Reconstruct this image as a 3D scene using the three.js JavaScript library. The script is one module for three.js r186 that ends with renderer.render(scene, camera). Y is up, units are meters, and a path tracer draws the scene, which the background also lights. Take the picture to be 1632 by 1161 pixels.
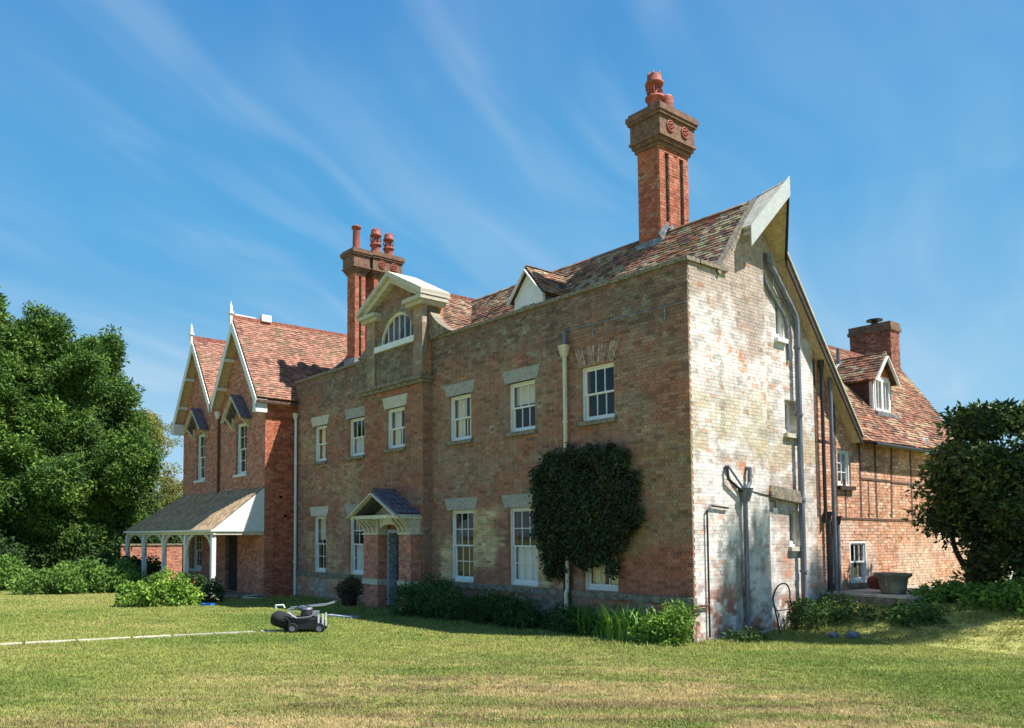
import * as THREE from 'three';
import { mergeGeometries } from 'three/addons/utils/BufferGeometryUtils.js';

// ---------------------------------------------------------------- camera, sky, sun, exposure
const scene = new THREE.Scene();
const W = 1632, H = 1161, FOCAL = 1295.3;
const camera = new THREE.PerspectiveCamera(2 * Math.atan(H / 2 / FOCAL) * 180 / Math.PI, W / H, 0.1, 3000);
camera.position.set(9.557, 1.98, 13.930);
{
  const yaw = 0.9358, pitch = 0.05704;
  const d = new THREE.Vector3(-Math.sin(yaw) * Math.cos(pitch), Math.sin(pitch), -Math.cos(yaw) * Math.cos(pitch));
  camera.lookAt(camera.position.clone().add(d));
  camera.rotateZ(-0.0019);
  camera.setViewOffset(W, H, 816 - 653.4, 580.5 - 782.5, W, H);   // rising-front lens, as the upright walls of the photograph ask
  camera.updateMatrixWorld();
}
const renderer = new THREE.WebGLRenderer({ antialias: true });
renderer.setSize(1024, 728);
renderer.toneMapping = THREE.LinearToneMapping;
renderer.toneMappingExposure = 2.05;
renderer.shadowMap.enabled = true;
renderer.shadowMap.type = THREE.PCFSoftShadowMap;

// seeded noise
function rng(seed) { let a = seed >>> 0; return () => { a = (a + 0x6D2B79F5) | 0; let t = Math.imul(a ^ (a >>> 15), 1 | a); t = (t + Math.imul(t ^ (t >>> 7), 61 | t)) ^ t; return ((t ^ (t >>> 14)) >>> 0) / 4294967296; }; }
const NT = new Float32Array(65536); { const r = rng(7); for (let i = 0; i < 65536; i++) NT[i] = r(); }
function vn(x, y) {
  const xi = Math.floor(x), yi = Math.floor(y); let fx = x - xi, fy = y - yi; fx = fx * fx * (3 - 2 * fx); fy = fy * fy * (3 - 2 * fy);
  const x0 = xi & 255, x1 = (xi + 1) & 255, y0 = (yi & 255) << 8, y1 = ((yi + 1) & 255) << 8;
  const a = NT[y0 + x0], b = NT[y0 + x1], c = NT[y1 + x0], d = NT[y1 + x1];
  return a + (b - a) * fx + (c - a) * fy + (a - b - c + d) * fx * fy;
}
function fbm(x, y, o = 4) { let s = 0, a = 0.5, t = 0; for (let i = 0; i < o; i++) { s += a * vn(x, y); t += a; a *= 0.5; x = x * 2.03 + 17.3; y = y * 2.03 + 9.1; } return s / t; }
const sst = (a, b, x) => { const t = Math.min(1, Math.max(0, (x - a) / (b - a))); return t * t * (3 - 2 * t); };
const mix = (a, b, t) => [a[0] + (b[0] - a[0]) * t, a[1] + (b[1] - a[1]) * t, a[2] + (b[2] - a[2]) * t];
const s2l = c => c <= 0.04045 ? c / 12.92 : Math.pow((c + 0.055) / 1.055, 2.4);
const lin = (r, g, b) => [s2l(r / 255), s2l(g / 255), s2l(b / 255)];

// the sky: blue air with thin streaks of high cloud, the same all round
{
  const w = 2048, h = 1024, d = new Float32Array(w * h * 4);
  const top = lin(64, 136, 206), mid = lin(94, 172, 226), low = lin(158, 209, 240), hor = lin(206, 229, 243), cloud = lin(206, 227, 244), gnd = lin(96, 104, 70);
  const K = 1 / 2.05;
  for (let j = 0; j < h; j++) {
    const el = ((j + 0.5) / h - 0.5) * Math.PI, sy = Math.sin(el), cy = Math.cos(el);
    let c0 = sy < 0 ? gnd : sy < 0.12 ? mix(hor, low, sst(0, 0.12, sy)) : sy < 0.36 ? mix(low, mid, sst(0.06, 0.36, sy)) : mix(mid, top, sst(0.3, 0.72, sy));
    if (sy >= 0.06 && sy < 0.12) c0 = mix(c0, mix(low, mid, sst(0.06, 0.36, sy)), sst(0.06, 0.12, sy));
    for (let i = 0; i < w; i++) {
      const az = ((i + 0.5) / w - 0.5) * 2 * Math.PI, dx = Math.cos(az) * cy, dz = Math.sin(az) * cy;
      let c = c0;
      if (sy > 0.02) {
        const q = 1 / (sy + 0.16), px = dx * q, pz = dz * q;
        const a = px * 0.35 + pz * 0.94, b = px * 0.94 - pz * 0.35;           // streak frame
        const wx = fbm(px * 1.1 + 5, pz * 1.1, 3) - 0.5, wz = fbm(px * 1.1 + 40, pz * 1.1 + 8, 3) - 0.5;
        const st = fbm(a * 0.5 + wx * 0.7 + 3, b * 2.6 + wz * 1.0 + 11, 5);
        const bank = fbm(px * 0.5 + 21, pz * 0.5 + 3, 3);
        const t = sst(0.36, 0.84, st) * sst(0.30, 0.66, bank) * (0.36 + 0.55 * sst(0.5, 0.16, sy)) + sst(0.58, 0.82, fbm(a * 1.3 + wx, b * 7 + wz * 2, 4)) * 0.16;
        c = mix(c0, cloud, Math.min(0.8, t) * sst(0.02, 0.1, sy));
      }
      const k = (j * w + i) * 4; d[k] = c[0] * K; d[k + 1] = c[1] * K; d[k + 2] = c[2] * K; d[k + 3] = 1;
    }
  }
  const t = new THREE.DataTexture(d, w, h, THREE.RGBAFormat, THREE.FloatType);
  t.mapping = THREE.EquirectangularReflectionMapping; t.magFilter = t.minFilter = THREE.LinearFilter; t.needsUpdate = true;
  scene.background = t; scene.environment = t;
}
// the sun: behind the right-hand corner of the house, about 56 degrees up
const sun = new THREE.DirectionalLight(0xfff8ef, 4.7);
sun.position.set(1.47 * 22, 2.8 * 22, -1 * 22); sun.target.position.set(-8, 0, 0);
sun.position.add(sun.target.position);
sun.castShadow = true; sun.shadow.mapSize.set(4096, 4096);
Object.assign(sun.shadow.camera, { left: -45, right: 45, top: 45, bottom: -45, near: 1, far: 160 });
scene.add(sun, sun.target);

// ---------------------------------------------------------------- helpers
function map(w, h, fn, rx = 1, ry = 1) {            // fn(u01, v01) -> sRGB 0..255 colour of the surface
  const d = new Uint8Array(w * h * 4);
  for (let j = 0; j < h; j++) for (let i = 0; i < w; i++) { const c = fn((i + 0.5) / w, (j + 0.5) / h), k = (j * w + i) * 4; d[k] = Math.min(255, Math.max(0, c[0])); d[k + 1] = Math.min(255, Math.max(0, c[1])); d[k + 2] = Math.min(255, Math.max(0, c[2])); d[k + 3] = 255; }
  const t = new THREE.DataTexture(d, w, h, THREE.RGBAFormat); t.colorSpace = THREE.SRGBColorSpace; t.wrapS = t.wrapT = THREE.RepeatWrapping; t.magFilter = THREE.LinearFilter; t.minFilter = THREE.LinearMipmapLinearFilter; t.generateMipmaps = true; t.repeat.set(rx, ry); t.needsUpdate = true; return t;
}
// a tiling grain (periodic because the noise table wraps every 256 cells)
function grain(size, cells, lo, hi, tint, rep, oct = 4) {
  return map(size, size, (u, v) => { let s = 0, a = 0.5, t = 0, f = cells; for (let o = 0; o < oct; o++) { s += a * vn(u * f, v * f); t += a; a *= 0.6; f *= 2; } s = lo + (hi - lo) * sst(0.2, 0.8, s / t); return [s * tint[0], s * tint[1], s * tint[2]]; }, rep, rep);
}
const grainMap = grain(512, 32, 0.66, 1, [255, 255, 255], 0.5);
const stoneMap = grain(512, 40, 0.84, 1, [255, 254, 250], 0.6);
const bumpGrain = grain(512, 64, 0.2, 1, [255, 255, 255], 1); bumpGrain.colorSpace = THREE.NoColorSpace;
const std = (o) => new THREE.MeshStandardMaterial({ roughness: 0.9, side: THREE.DoubleSide, ...o });
const hex = (r, g, b) => new THREE.Color().setRGB(...lin(r, g, b));
const MAT = {
  white: std({ color: hex(226, 229, 230), roughness: 0.6, map: grain(256, 32, 0.93, 1, [255, 254, 250], 0.7) }),
  cream: std({ color: hex(222, 216, 192), roughness: 0.6, map: stoneMap }),
  stone: std({ color: hex(172, 168, 160), map: stoneMap, bumpMap: bumpGrain, bumpScale: 0.002 }),
  paleStone: std({ color: hex(206, 200, 184), map: stoneMap, bumpMap: bumpGrain, bumpScale: 0.002 }),
  oldStone: std({ color: hex(150, 142, 128), map: grain(512, 24, 0.68, 1, [255, 250, 240], 0.7), bumpMap: bumpGrain, bumpScale: 0.006 }),
  lead: std({ color: hex(150, 156, 166), roughness: 0.5, metalness: 0.3, map: grainMap }),
  slate: std({ color: hex(120, 120, 134), roughness: 0.38, map: grainMap, bumpMap: bumpGrain, bumpScale: 0.004 }),
  pipeGrey: std({ color: hex(132, 138, 150), roughness: 0.45, map: grainMap }),
  pipeBlack: std({ color: hex(52, 48, 54), roughness: 0.45, map: grainMap }),
  darkWood: std({ color: hex(62, 52, 48), map: grainMap }),
  timber: std({ color: hex(116, 92, 78), map: grain(256, 24, 0.55, 1, [255, 250, 245], 1.2), bumpMap: bumpGrain, bumpScale: 0.006 }),
  soffit: std({ color: hex(214, 192, 156), map: stoneMap }),
  terracotta: std({ color: hex(176, 92, 74), roughness: 0.75, map: grainMap }),
  deck: std({ color: hex(96, 66, 54), map: grainMap }),
  plaster: std({ color: hex(108, 101, 94) }),
  net: std({ color: hex(206, 208, 206), roughness: 1 }), blind: std({ color: hex(214, 204, 176), roughness: 1 }),
  zinc: std({ color: hex(170, 150, 124), roughness: 0.8, map: grain(512, 24, 0.7, 1, [255, 248, 236], 0.4) }),
  curtain: std({ color: hex(226, 214, 178), roughness: 1 }),
  door: std({ color: hex(96, 84, 86), roughness: 0.5, map: grainMap }),
  bluePaint: std({ color: hex(178, 188, 200), roughness: 0.5, map: grainMap }),
  soil: std({ color: hex(84, 68, 52), map: grainMap, roughness: 1 }),
  bark: std({ color: hex(96, 82, 66), map: grainMap, bumpMap: bumpGrain, bumpScale: 0.02, roughness: 1 }),
  black: std({ color: hex(34, 34, 38), roughness: 0.5 }),
  rubber: std({ color: hex(26, 26, 28), roughness: 0.9 }),
  steel: std({ color: hex(176, 180, 186), roughness: 0.35, metalness: 0.7 }),
  glass: new THREE.MeshPhysicalMaterial({ color: 0xffffff, transmission: 1, thickness: 0, roughness: 0.03, ior: 1.5, side: THREE.DoubleSide }),
};
const taken = {};
function numbered(n) { const k = taken[n] = (taken[n] ?? -1) + 1; return k ? n + '_' + String(k).padStart(3, '0') : n; }
function mesh(parent, name, geo, mat) { const m = new THREE.Mesh(geo, mat); m.name = name; m.castShadow = m.receiveShadow = true; parent.add(m); return m; }
function part(parent, name) { const g = new THREE.Group(); g.name = name; parent.add(g); return g; }
function thing(name, label, category, pos = [0, 0, 0], ry = 0, group) {
  const g = new THREE.Group(); g.name = numbered(name); g.position.set(...pos); g.rotation.y = ry; g.userData = { label, category }; if (group) g.userData.group = group; scene.add(g); return g;
}
function struct(name, geo, mat) { const m = mesh(scene, name, geo, mat); m.userData.kind = 'structure'; return m; }
const V = (x, y, z) => new THREE.Vector3(x, y, z);
// uv in metres from the direction a face points
function metreUV(g) {
  if (g.index) g = g.toNonIndexed(); g.computeVertexNormals();
  const p = g.attributes.position, n = g.attributes.normal, uv = new Float32Array(p.count * 2);
  for (let i = 0; i < p.count; i++) { const ax = Math.abs(n.getX(i)), ay = Math.abs(n.getY(i)), az = Math.abs(n.getZ(i)); const x = p.getX(i), y = p.getY(i), z = p.getZ(i); uv[i * 2] = ax > ay && ax > az ? z : x; uv[i * 2 + 1] = ay > ax && ay > az ? z : y; }
  g.setAttribute('uv', new THREE.BufferAttribute(uv, 2)); return g;
}
const box = (x0, x1, y0, y1, z0, z1) => { const g = new THREE.BoxGeometry(x1 - x0, y1 - y0, z1 - z0); g.translate((x0 + x1) / 2, (y0 + y1) / 2, (z0 + z1) / 2); return metreUV(g); };
const boxes = (l) => mergeGeometries(l.map(b => box(...b)));
// a bar of square section between two points
function bar(a, b, w, d = w) {
  const A = V(...a), B = V(...b), L = A.distanceTo(B), g = new THREE.BoxGeometry(w, L, d), dir = B.clone().sub(A).normalize();
  const m = new THREE.Matrix4(), y = dir, ref = Math.abs(dir.z) < 0.9 ? V(0, 0, 1) : V(1, 0, 0), x = V().crossVectors(y, ref).normalize(), z = V().crossVectors(x, y);
  m.makeBasis(x, y, z); m.setPosition(A.add(B).multiplyScalar(0.5)); g.applyMatrix4(m); return metreUV(g);
}
function tube(pts, r, seg = 10) {
  const c = new THREE.CurvePath(), P = pts.map(p => V(...p)); for (let i = 0; i < P.length - 1; i++) c.add(new THREE.LineCurve3(P[i], P[i + 1]));
  const parts = []; for (let i = 0; i < P.length - 1; i++) { const g = new THREE.CylinderGeometry(r, r, P[i].distanceTo(P[i + 1]) + r * 0.6, seg); const d = P[i + 1].clone().sub(P[i]).normalize(); g.applyQuaternion(new THREE.Quaternion().setFromUnitVectors(V(0, 1, 0), d)); const m = P[i].clone().add(P[i + 1]).multiplyScalar(0.5); g.translate(m.x, m.y, m.z); parts.push(g.toNonIndexed()); }
  return mergeGeometries(parts);
}
function taper(pts, r0, r1, seg = 9) {                                     // trunk or limb along a curve
  const c = new THREE.CatmullRomCurve3(pts.map(p => V(...p))), n = Math.max(5, pts.length * 4), fr = c.computeFrenetFrames(n), pos = [], idx = [];
  for (let i = 0; i <= n; i++) { const p = c.getPointAt(i / n), r = r0 + (r1 - r0) * i / n; for (let k = 0; k <= seg; k++) { const a = k / seg * 2 * Math.PI, w = r * (1 + 0.12 * Math.sin(a * 3 + i * 0.4)); const q = p.clone().addScaledVector(fr.normals[i], Math.cos(a) * w).addScaledVector(fr.binormals[i], Math.sin(a) * w); pos.push(q.x, q.y, q.z); } }
  for (let i = 0; i < n; i++) for (let k = 0; k < seg; k++) { const a = i * (seg + 1) + k, b = a + seg + 1; idx.push(a, b, a + 1, b, b + 1, a + 1); }
  const g = new THREE.BufferGeometry(); g.setAttribute('position', new THREE.Float32BufferAttribute(pos, 3)); g.setIndex(idx); return metreUV(g);
}
// polygon (in a frame O,U,up,N) extruded backwards by t
function slab(poly, holes, O, U, N, t, S = [0, 1, 0]) {
  const s = new THREE.Shape(poly.map(p => new THREE.Vector2(...p))); for (const h of holes || []) s.holes.push(new THREE.Path(h.map(p => new THREE.Vector2(...p))));
  const g = new THREE.ExtrudeGeometry(s, { depth: t, bevelEnabled: false, curveSegments: 4 });
  const m = new THREE.Matrix4().makeBasis(V(...U), V(...S), V(...N)); m.setPosition(O[0] - N[0] * t, O[1] - N[1] * t, O[2] - N[2] * t);
  const uv = g.attributes.uv, p = g.attributes.position; for (let i = 0; i < p.count; i++) uv.setXY(i, p.getX(i), p.getY(i));
  g.applyMatrix4(m); g.computeVertexNormals(); return g;
}
const rect = (x0, x1, y0, y1) => [[x0, y0], [x1, y0], [x1, y1], [x0, y1]];
class GB {
  constructor() { this.p = []; this.n = []; this.c = []; this.u = []; }
  quad(a, b, c, d, n, col, uvs) { for (const [q, w] of [[a, 0], [b, 1], [c, 2], [a, 0], [c, 2], [d, 3]]) { this.p.push(q[0], q[1], q[2]); this.n.push(n[0], n[1], n[2]); this.c.push(col[0], col[1], col[2]); this.u.push(uvs[w][0], uvs[w][1]); } }
  // block in a frame: u0..u1 along U, v0..v1 along S, d0 (back) .. d1 (front) along N
  block(O, U, S, N, u0, u1, v0, v1, d0, d1, col, tilt = 0) {
    const P = (u, v, d) => [O[0] + U[0] * u + S[0] * v + N[0] * d, O[1] + U[1] * u + S[1] * v + N[1] * d, O[2] + U[2] * u + S[2] * v + N[2] * d];
    const a = P(u0, v0, d1 + tilt), b = P(u1, v0, d1 + tilt), c = P(u1, v1, d1), e = P(u0, v1, d1), A = P(u0, v0, d0), B = P(u1, v0, d0), C = P(u1, v1, d0), E = P(u0, v1, d0);
    const f = [[u0, v0], [u1, v0], [u1, v1], [u0, v1]], neg = x => [-x[0], -x[1], -x[2]];
    this.quad(a, b, c, e, N, col, f); this.quad(A, B, b, a, neg(S), col, [[u0, v0], [u1, v0], [u1, v0], [u0, v0]]); this.quad(e, c, C, E, S, col, [[u0, v1], [u1, v1], [u1, v1], [u0, v1]]);
    this.quad(A, a, e, E, neg(U), col, [[u0, v0], [u0, v0], [u0, v1], [u0, v1]]); this.quad(b, B, C, c, U, col, [[u1, v0], [u1, v0], [u1, v1], [u1, v1]]);
  }
  build() { const g = new THREE.BufferGeometry(); g.setAttribute('position', new THREE.Float32BufferAttribute(this.p, 3)); g.setAttribute('normal', new THREE.Float32BufferAttribute(this.n, 3)); g.setAttribute('color', new THREE.Float32BufferAttribute(this.c, 3)); g.setAttribute('uv', new THREE.Float32BufferAttribute(this.u, 2)); return g; }
}
function scan(poly, v) { const x = []; for (let i = 0; i < poly.length; i++) { const a = poly[i], b = poly[(i + 1) % poly.length]; if ((a[1] > v) !== (b[1] > v)) x.push(a[0] + (v - a[1]) / (b[1] - a[1]) * (b[0] - a[0])); } x.sort((p, q) => p - q); const r = []; for (let i = 0; i + 1 < x.length; i += 2) r.push([x[i], x[i + 1]]); return r; }
function minus(sp, cut) { for (const [a, b] of cut) { const o = []; for (const [p, q] of sp) { if (b <= p || a >= q) o.push([p, q]); else { if (a > p) o.push([p, a]); if (b < q) o.push([b, q]); } } sp = o; } return sp; }
const toneCache = new Map();
function toneMat(base, col) { const q = col.map(c => Math.round(c * 12) / 12), k = base.uuid + q; if (!toneCache.has(k)) { const m = base.clone(); m.vertexColors = false; m.color.setRGB(...q); toneCache.set(k, m); } return toneCache.get(k); }
// courses of real bricks laid on a wall; single = test for the bricks that become meshes of their own
function brickwork(parent, { poly, holes = [], O, U, N, mat, colour, seed, single, v0, stack = 'brickwork', course = 0.075, proud = 0.004, jit = 0.005 }) {
  const r = rng(seed), gb = new GB(), S = [0, 1, 0]; let vmin = 1e9, vmax = -1e9; for (const p of poly) { vmin = Math.min(vmin, p[1]); vmax = Math.max(vmax, p[1]); }
  let row = 0;
  for (let v = v0 ?? vmin; v < vmax; v += course, row++) {
    const vc = v + course / 2; let sp = scan(poly, vc); for (const h of holes) sp = minus(sp, scan(h, vc));
    for (const [a, b] of sp) {
      let u = Math.floor(a / 0.3375) * 0.3375 - (row % 2 ? 0.169 : 0), k = 0;
      while (u < b) {
        const L = k % 2 ? 0.1125 : 0.225, b0 = Math.max(u, a), b1 = Math.min(u + L, b);
        if (b1 - b0 > 0.035) {
          const col = colour((b0 + b1) / 2, vc, r), j = (r() - 0.5) * jit - (r() < 0.03 ? jit * 2.4 : 0), u0 = b0 + 0.005, u1 = b1 - 0.005, w0 = v + 0.005 + (r() - 0.5) * 0.003, w1 = v + course - 0.005;
          if (single && single((b0 + b1) / 2, vc)) {
            const g1 = new GB(); g1.block(O, U, S, N, u0, u1, w0, w1, -0.02, proud + j, [1, 1, 1]); const g = g1.build(); g.deleteAttribute('color'); mesh(parent, 'brick', g, toneMat(mat, col));
          } else gb.block(O, U, S, N, u0, u1, w0, w1, -0.02, proud + j, col);
        }
        u += L; k++;
      }
    }
  }
  const m = mesh(parent, stack, gb.build(), mat); m.userData.kind = 'stuff'; return m;
}
// plain clay tiles laid in overlapping courses
function tiles(parent, { poly, O, U, S, N, mat, colour, seed, single, tw = 0.166, gauge = 0.105, name = 'tiling' }) {
  const r = rng(seed), gb = new GB(); let vmin = 1e9, vmax = -1e9; for (const p of poly) { vmin = Math.min(vmin, p[1]); vmax = Math.max(vmax, p[1]); }
  let row = 0;
  for (let v = vmin; v < vmax; v += gauge, row++) for (const [a, b] of scan(poly, v + gauge / 2)) {
    for (let u = Math.floor(a / tw) * tw - (row % 2) * tw / 2; u < b; u += tw) {
      const u0 = Math.max(u, a) + 0.002, u1 = Math.min(u + tw, b) - 0.002; if (u1 - u0 < 0.03) continue;
      const col = colour((u0 + u1) / 2, v, r), lift = 0.016 + r() * 0.02, dv = (r() - 0.5) * 0.02 - (r() < 0.015 ? 0.03 : 0), sag = 0.045 * fbm(u * 0.5 + seed, v * 0.7 + 4, 3);
      if (single && single((u0 + u1) / 2, v)) { const g1 = new GB(); g1.block(O, U, S, N, u0, u1, v + dv, v + gauge + 0.05, sag - 0.01, sag + 0.012, [1, 1, 1], lift); const g = g1.build(); g.deleteAttribute('color'); mesh(parent, 'roof_tile', g, toneMat(mat, col)); }
      else gb.block(O, U, S, N, u0, u1, v + dv, v + gauge + 0.05, sag - 0.01, sag + 0.012, col, lift);
    }
  }
  const m = mesh(parent, name, gb.build(), mat); m.userData.kind = 'stuff'; return m;
}
// a white sliding sash window in its own frame: origin bottom centre on the wall face, facing +z
function sash(parent, { pos, ry = 0, w, h, cols = 3, rows = 1, sill = true, curtain = false, mat = MAT.white, sillMat = MAT.oldStone, inset = 0.09, single = false }) {
  const g = part(parent, 'window'); g.position.set(...pos); g.rotation.y = ry;
  const hw = w / 2, f = w < 0.6 ? 0.028 : 0.05, z1 = -inset, z0 = z1 - 0.11;
  mesh(g, 'frame', boxes([[-hw, -hw + f, 0, h, z0, z1], [hw - f, hw, 0, h, z0, z1], [-hw + f, hw - f, h - f, h, z0, z1 - 0.003], [-hw + f, hw - f, 0, 0.06, z0, z1 - 0.003]]), mat);
  const iw = w - 2 * f, y0 = 0.06, y1 = h - f, mid = (y0 + y1) / 2, sashes = single ? [[y0, y1, z1 - 0.035]] : [[mid - 0.02, y1, z1 - 0.03], [y0, mid + 0.02, z1 - 0.07]];
  for (const [a, b, zf] of sashes) {
    const l = [], s = w < 0.6 ? 0.024 : 0.042, zb = zf - 0.035; l.push([-iw / 2, -iw / 2 + s, a, b, zb, zf], [iw / 2 - s, iw / 2, a, b, zb, zf], [-iw / 2 + s, iw / 2 - s, a, a + (a === y0 ? 0.075 : 0.04), zb, zf - 0.002], [-iw / 2 + s, iw / 2 - s, b - 0.04, b, zb, zf - 0.002]);
    const py0 = a + (a === y0 ? 0.075 : 0.04), py1 = b - 0.04, pw = (iw - 2 * s) / cols, ph = (py1 - py0) / rows;
    for (let i = 1; i < cols; i++) l.push([-iw / 2 + s + pw * i - 0.011, -iw / 2 + s + pw * i + 0.011, py0, py1, zb + 0.006, zf - 0.004]);
    for (let i = 1; i < rows; i++) l.push([-iw / 2 + s, iw / 2 - s, py0 + ph * i - 0.011, py0 + ph * i + 0.011, zb + 0.008, zf - 0.006]);
    mesh(g, 'sash', boxes(l), mat);
    for (let i = 0; i < cols; i++) for (let j = 0; j < rows; j++) { const p = new THREE.PlaneGeometry(pw + 0.004, ph + 0.004); p.translate(-iw / 2 + s + pw * (i + 0.5), py0 + ph * (j + 0.5), zf - 0.02); mesh(g, 'pane', p, MAT.glass); }
  }
  if (sill) mesh(g, 'sill', box(-hw - 0.07, hw + 0.07, -0.09, 0.005, -inset - 0.1, 0.09), sillMat);
  if (curtain === 'net' || curtain === 'blind') { const hh = curtain === 'net' ? (h - 0.1) * 0.5 : (h - 0.1) * 0.42, cg = new THREE.PlaneGeometry(iw, hh, 40, 1), p = cg.attributes.position; if (curtain === 'net') for (let i = 0; i < p.count; i++) p.setZ(i, Math.sin(p.getX(i) * 70) * 0.012); cg.computeVertexNormals(); cg.translate(0, curtain === 'net' ? 0.06 + hh / 2 : h - 0.05 - hh / 2, z0 - 0.06); mesh(g, curtain === 'net' ? 'net_curtain' : 'blind', cg, curtain === 'net' ? MAT.net : MAT.blind); }
  else if (curtain) for (const s of [-1, 1]) {
    const n = 24, cg = new THREE.PlaneGeometry(iw * 0.4, h - 0.12, n, 1), p = cg.attributes.position; for (let i = 0; i < p.count; i++) p.setZ(i, Math.sin(p.getX(i) * 55) * 0.018); cg.computeVertexNormals(); cg.translate(s * iw * 0.3, h / 2, z0 - 0.08); mesh(g, 'curtain', cg, MAT.curtain);
  }
  return g;
}
// ---------------------------------------------------------------- ground
const gh = (x, z) => -0.1 + 0.03 * (fbm(x * 0.15 + 30, z * 0.15 + 12, 2) - 0.5) + 0.62 * sst(-3.1, -5.4, z) * sst(-0.4, 0.05, x) * sst(14, 8, x) + 0.25 * sst(-24, -60, x);
function lawnColour(x, z) {
  const n1 = fbm(x * 0.22 + 3, z * 0.22 + 8, 4), n2 = fbm(x * 1.1 + 50, z * 1.1, 3), a = x * 0.593 - z * 0.805, b = x * 0.805 + z * 0.593;
  const st = fbm(a * 0.32 + 9, b * 1.5 + n1 * 1.5, 4), fine = fbm(x * 7, z * 7, 2), st2 = fbm(a * 0.45 + n2 * 0.5 + 31, b * 2.4 + 70, 4);
  let c = mix([130, 136, 70], [144, 146, 82], n2);
  c = mix(c, [106, 124, 56], sst(0.50, 0.66, fbm(x * 0.35 + 70, z * 0.35 + 20, 3)) * 0.75);
  c = mix(c, [152, 150, 84], sst(0.44, 0.68, st) * 0.5);
  c = mix(c, [170, 156, 108], sst(0.48, 0.64, n1) * sst(0.47, 0.64, st2) * 0.55);
  // mown swaths of drying hay on the lawn before the corner of the house
  const sw = sst(1.6, 4.0, z) * sst(-3.0, 1.5, x + (n1 - 0.5) * 6) * sst(14, 10, x);
  c = mix(c, [178, 158, 116], sw * (0.25 + 0.7 * sst(0.40, 0.56, fbm(a * 0.5 + n2 * 0.8, b * 2.6 + 5, 4))));
  c = mix(c, [120, 104, 74], sw * sst(0.60, 0.68, fbm(a * 0.5 + n2 + 77, b * 4.2 + 15, 4)) * 0.6);
  const k = 0.88 + 0.22 * fine; return [c[0] * k, c[1] * k, c[2] * k];
}
{
  const xs = [], zs = [], steps = (lo, hi, a, b, s, out) => { for (let v = a; v <= b + 1e-6; v += s) out.push(v); let d = s; for (let v = b + s; v < hi; v += d) { out.push(v); d *= 1.35; } out.push(hi); d = s; for (let v = a - s; v > lo; v -= d) { out.unshift(v); d *= 1.35; } out.unshift(lo); };
  steps(-400, 400, -30, 12, 0.5, xs); steps(-400, 400, -14, 14, 0.5, zs);
  const pos = [], uv = [], idx = [], nx = xs.length; for (const z of zs) for (const x of xs) { pos.push(x, gh(x, z), z); uv.push((x + 28) / 40, (z + 26) / 40); }
  for (let j = 0; j < zs.length - 1; j++) for (let i = 0; i < nx - 1; i++) { const a = j * nx + i; idx.push(a, a + nx, a + 1, a + 1, a + nx, a + nx + 1); }
  const g = new THREE.BufferGeometry(); g.setAttribute('position', new THREE.Float32BufferAttribute(pos, 3)); g.setAttribute('uv', new THREE.Float32BufferAttribute(uv, 2)); g.setIndex(idx); g.computeVertexNormals();
  struct('ground', g, std({ map: map(1536, 1536, (u, v) => lawnColour(u * 40 - 28, v * 40 - 26)), roughness: 1, bumpMap: bumpGrain, bumpScale: 0.02 }));
}
// narrow path of flat stones, flush with the lawn
{
  const path = new THREE.Group(); path.name = 'garden_path'; path.userData.kind = 'structure'; scene.add(path);
  const r = rng(12), A = V(-8.15, 0, 11.6), B = V(-6.9, 0, 6.0), d = B.clone().sub(A), L = d.length(); d.normalize(); let t = -4;
  while (t < L) { const l = 0.4 + r() * 1.1, c = A.clone().addScaledVector(d, t + l / 2), g = new THREE.BoxGeometry(0.2 + r() * 0.12, 0.06, l - 0.04 - r() * r() * 0.45); g.rotateY(Math.atan2(d.x, d.z) + (r() - 0.5) * 0.06); g.translate(c.x + (r() - 0.5) * 0.06, gh(c.x, c.z) - 0.006, c.z); mesh(path, 'paving_slab', metreUV(g), r() < 0.35 ? MAT.paleStone : MAT.stone); t += l; }
}
// raised stone terrace before the rear wing
{
  const t = new THREE.Group(); t.name = 'terrace'; t.userData.kind = 'structure'; scene.add(t);
  mesh(t, 'terrace_base', box(-0.1, 1.9, -0.1, 0.63, -9.5, -5.05), MAT.oldStone);
  const r = rng(5); for (let z = -5.02; z > -9.3;) { const l = 0.5 + r() * 0.35; for (let x = -0.1; x < 1.9;) { const w = Math.min(0.45 + r() * 0.4, 1.94 - x); if (w < 0.1) break; mesh(t, 'flagstone', box(x + 0.008, x + w - 0.008, 0.632, 0.675 + r() * 0.01, z - l + 0.008, z - 0.008), r() < 0.6 ? MAT.paleStone : MAT.stone); x += w; } z -= l; }
}
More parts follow.
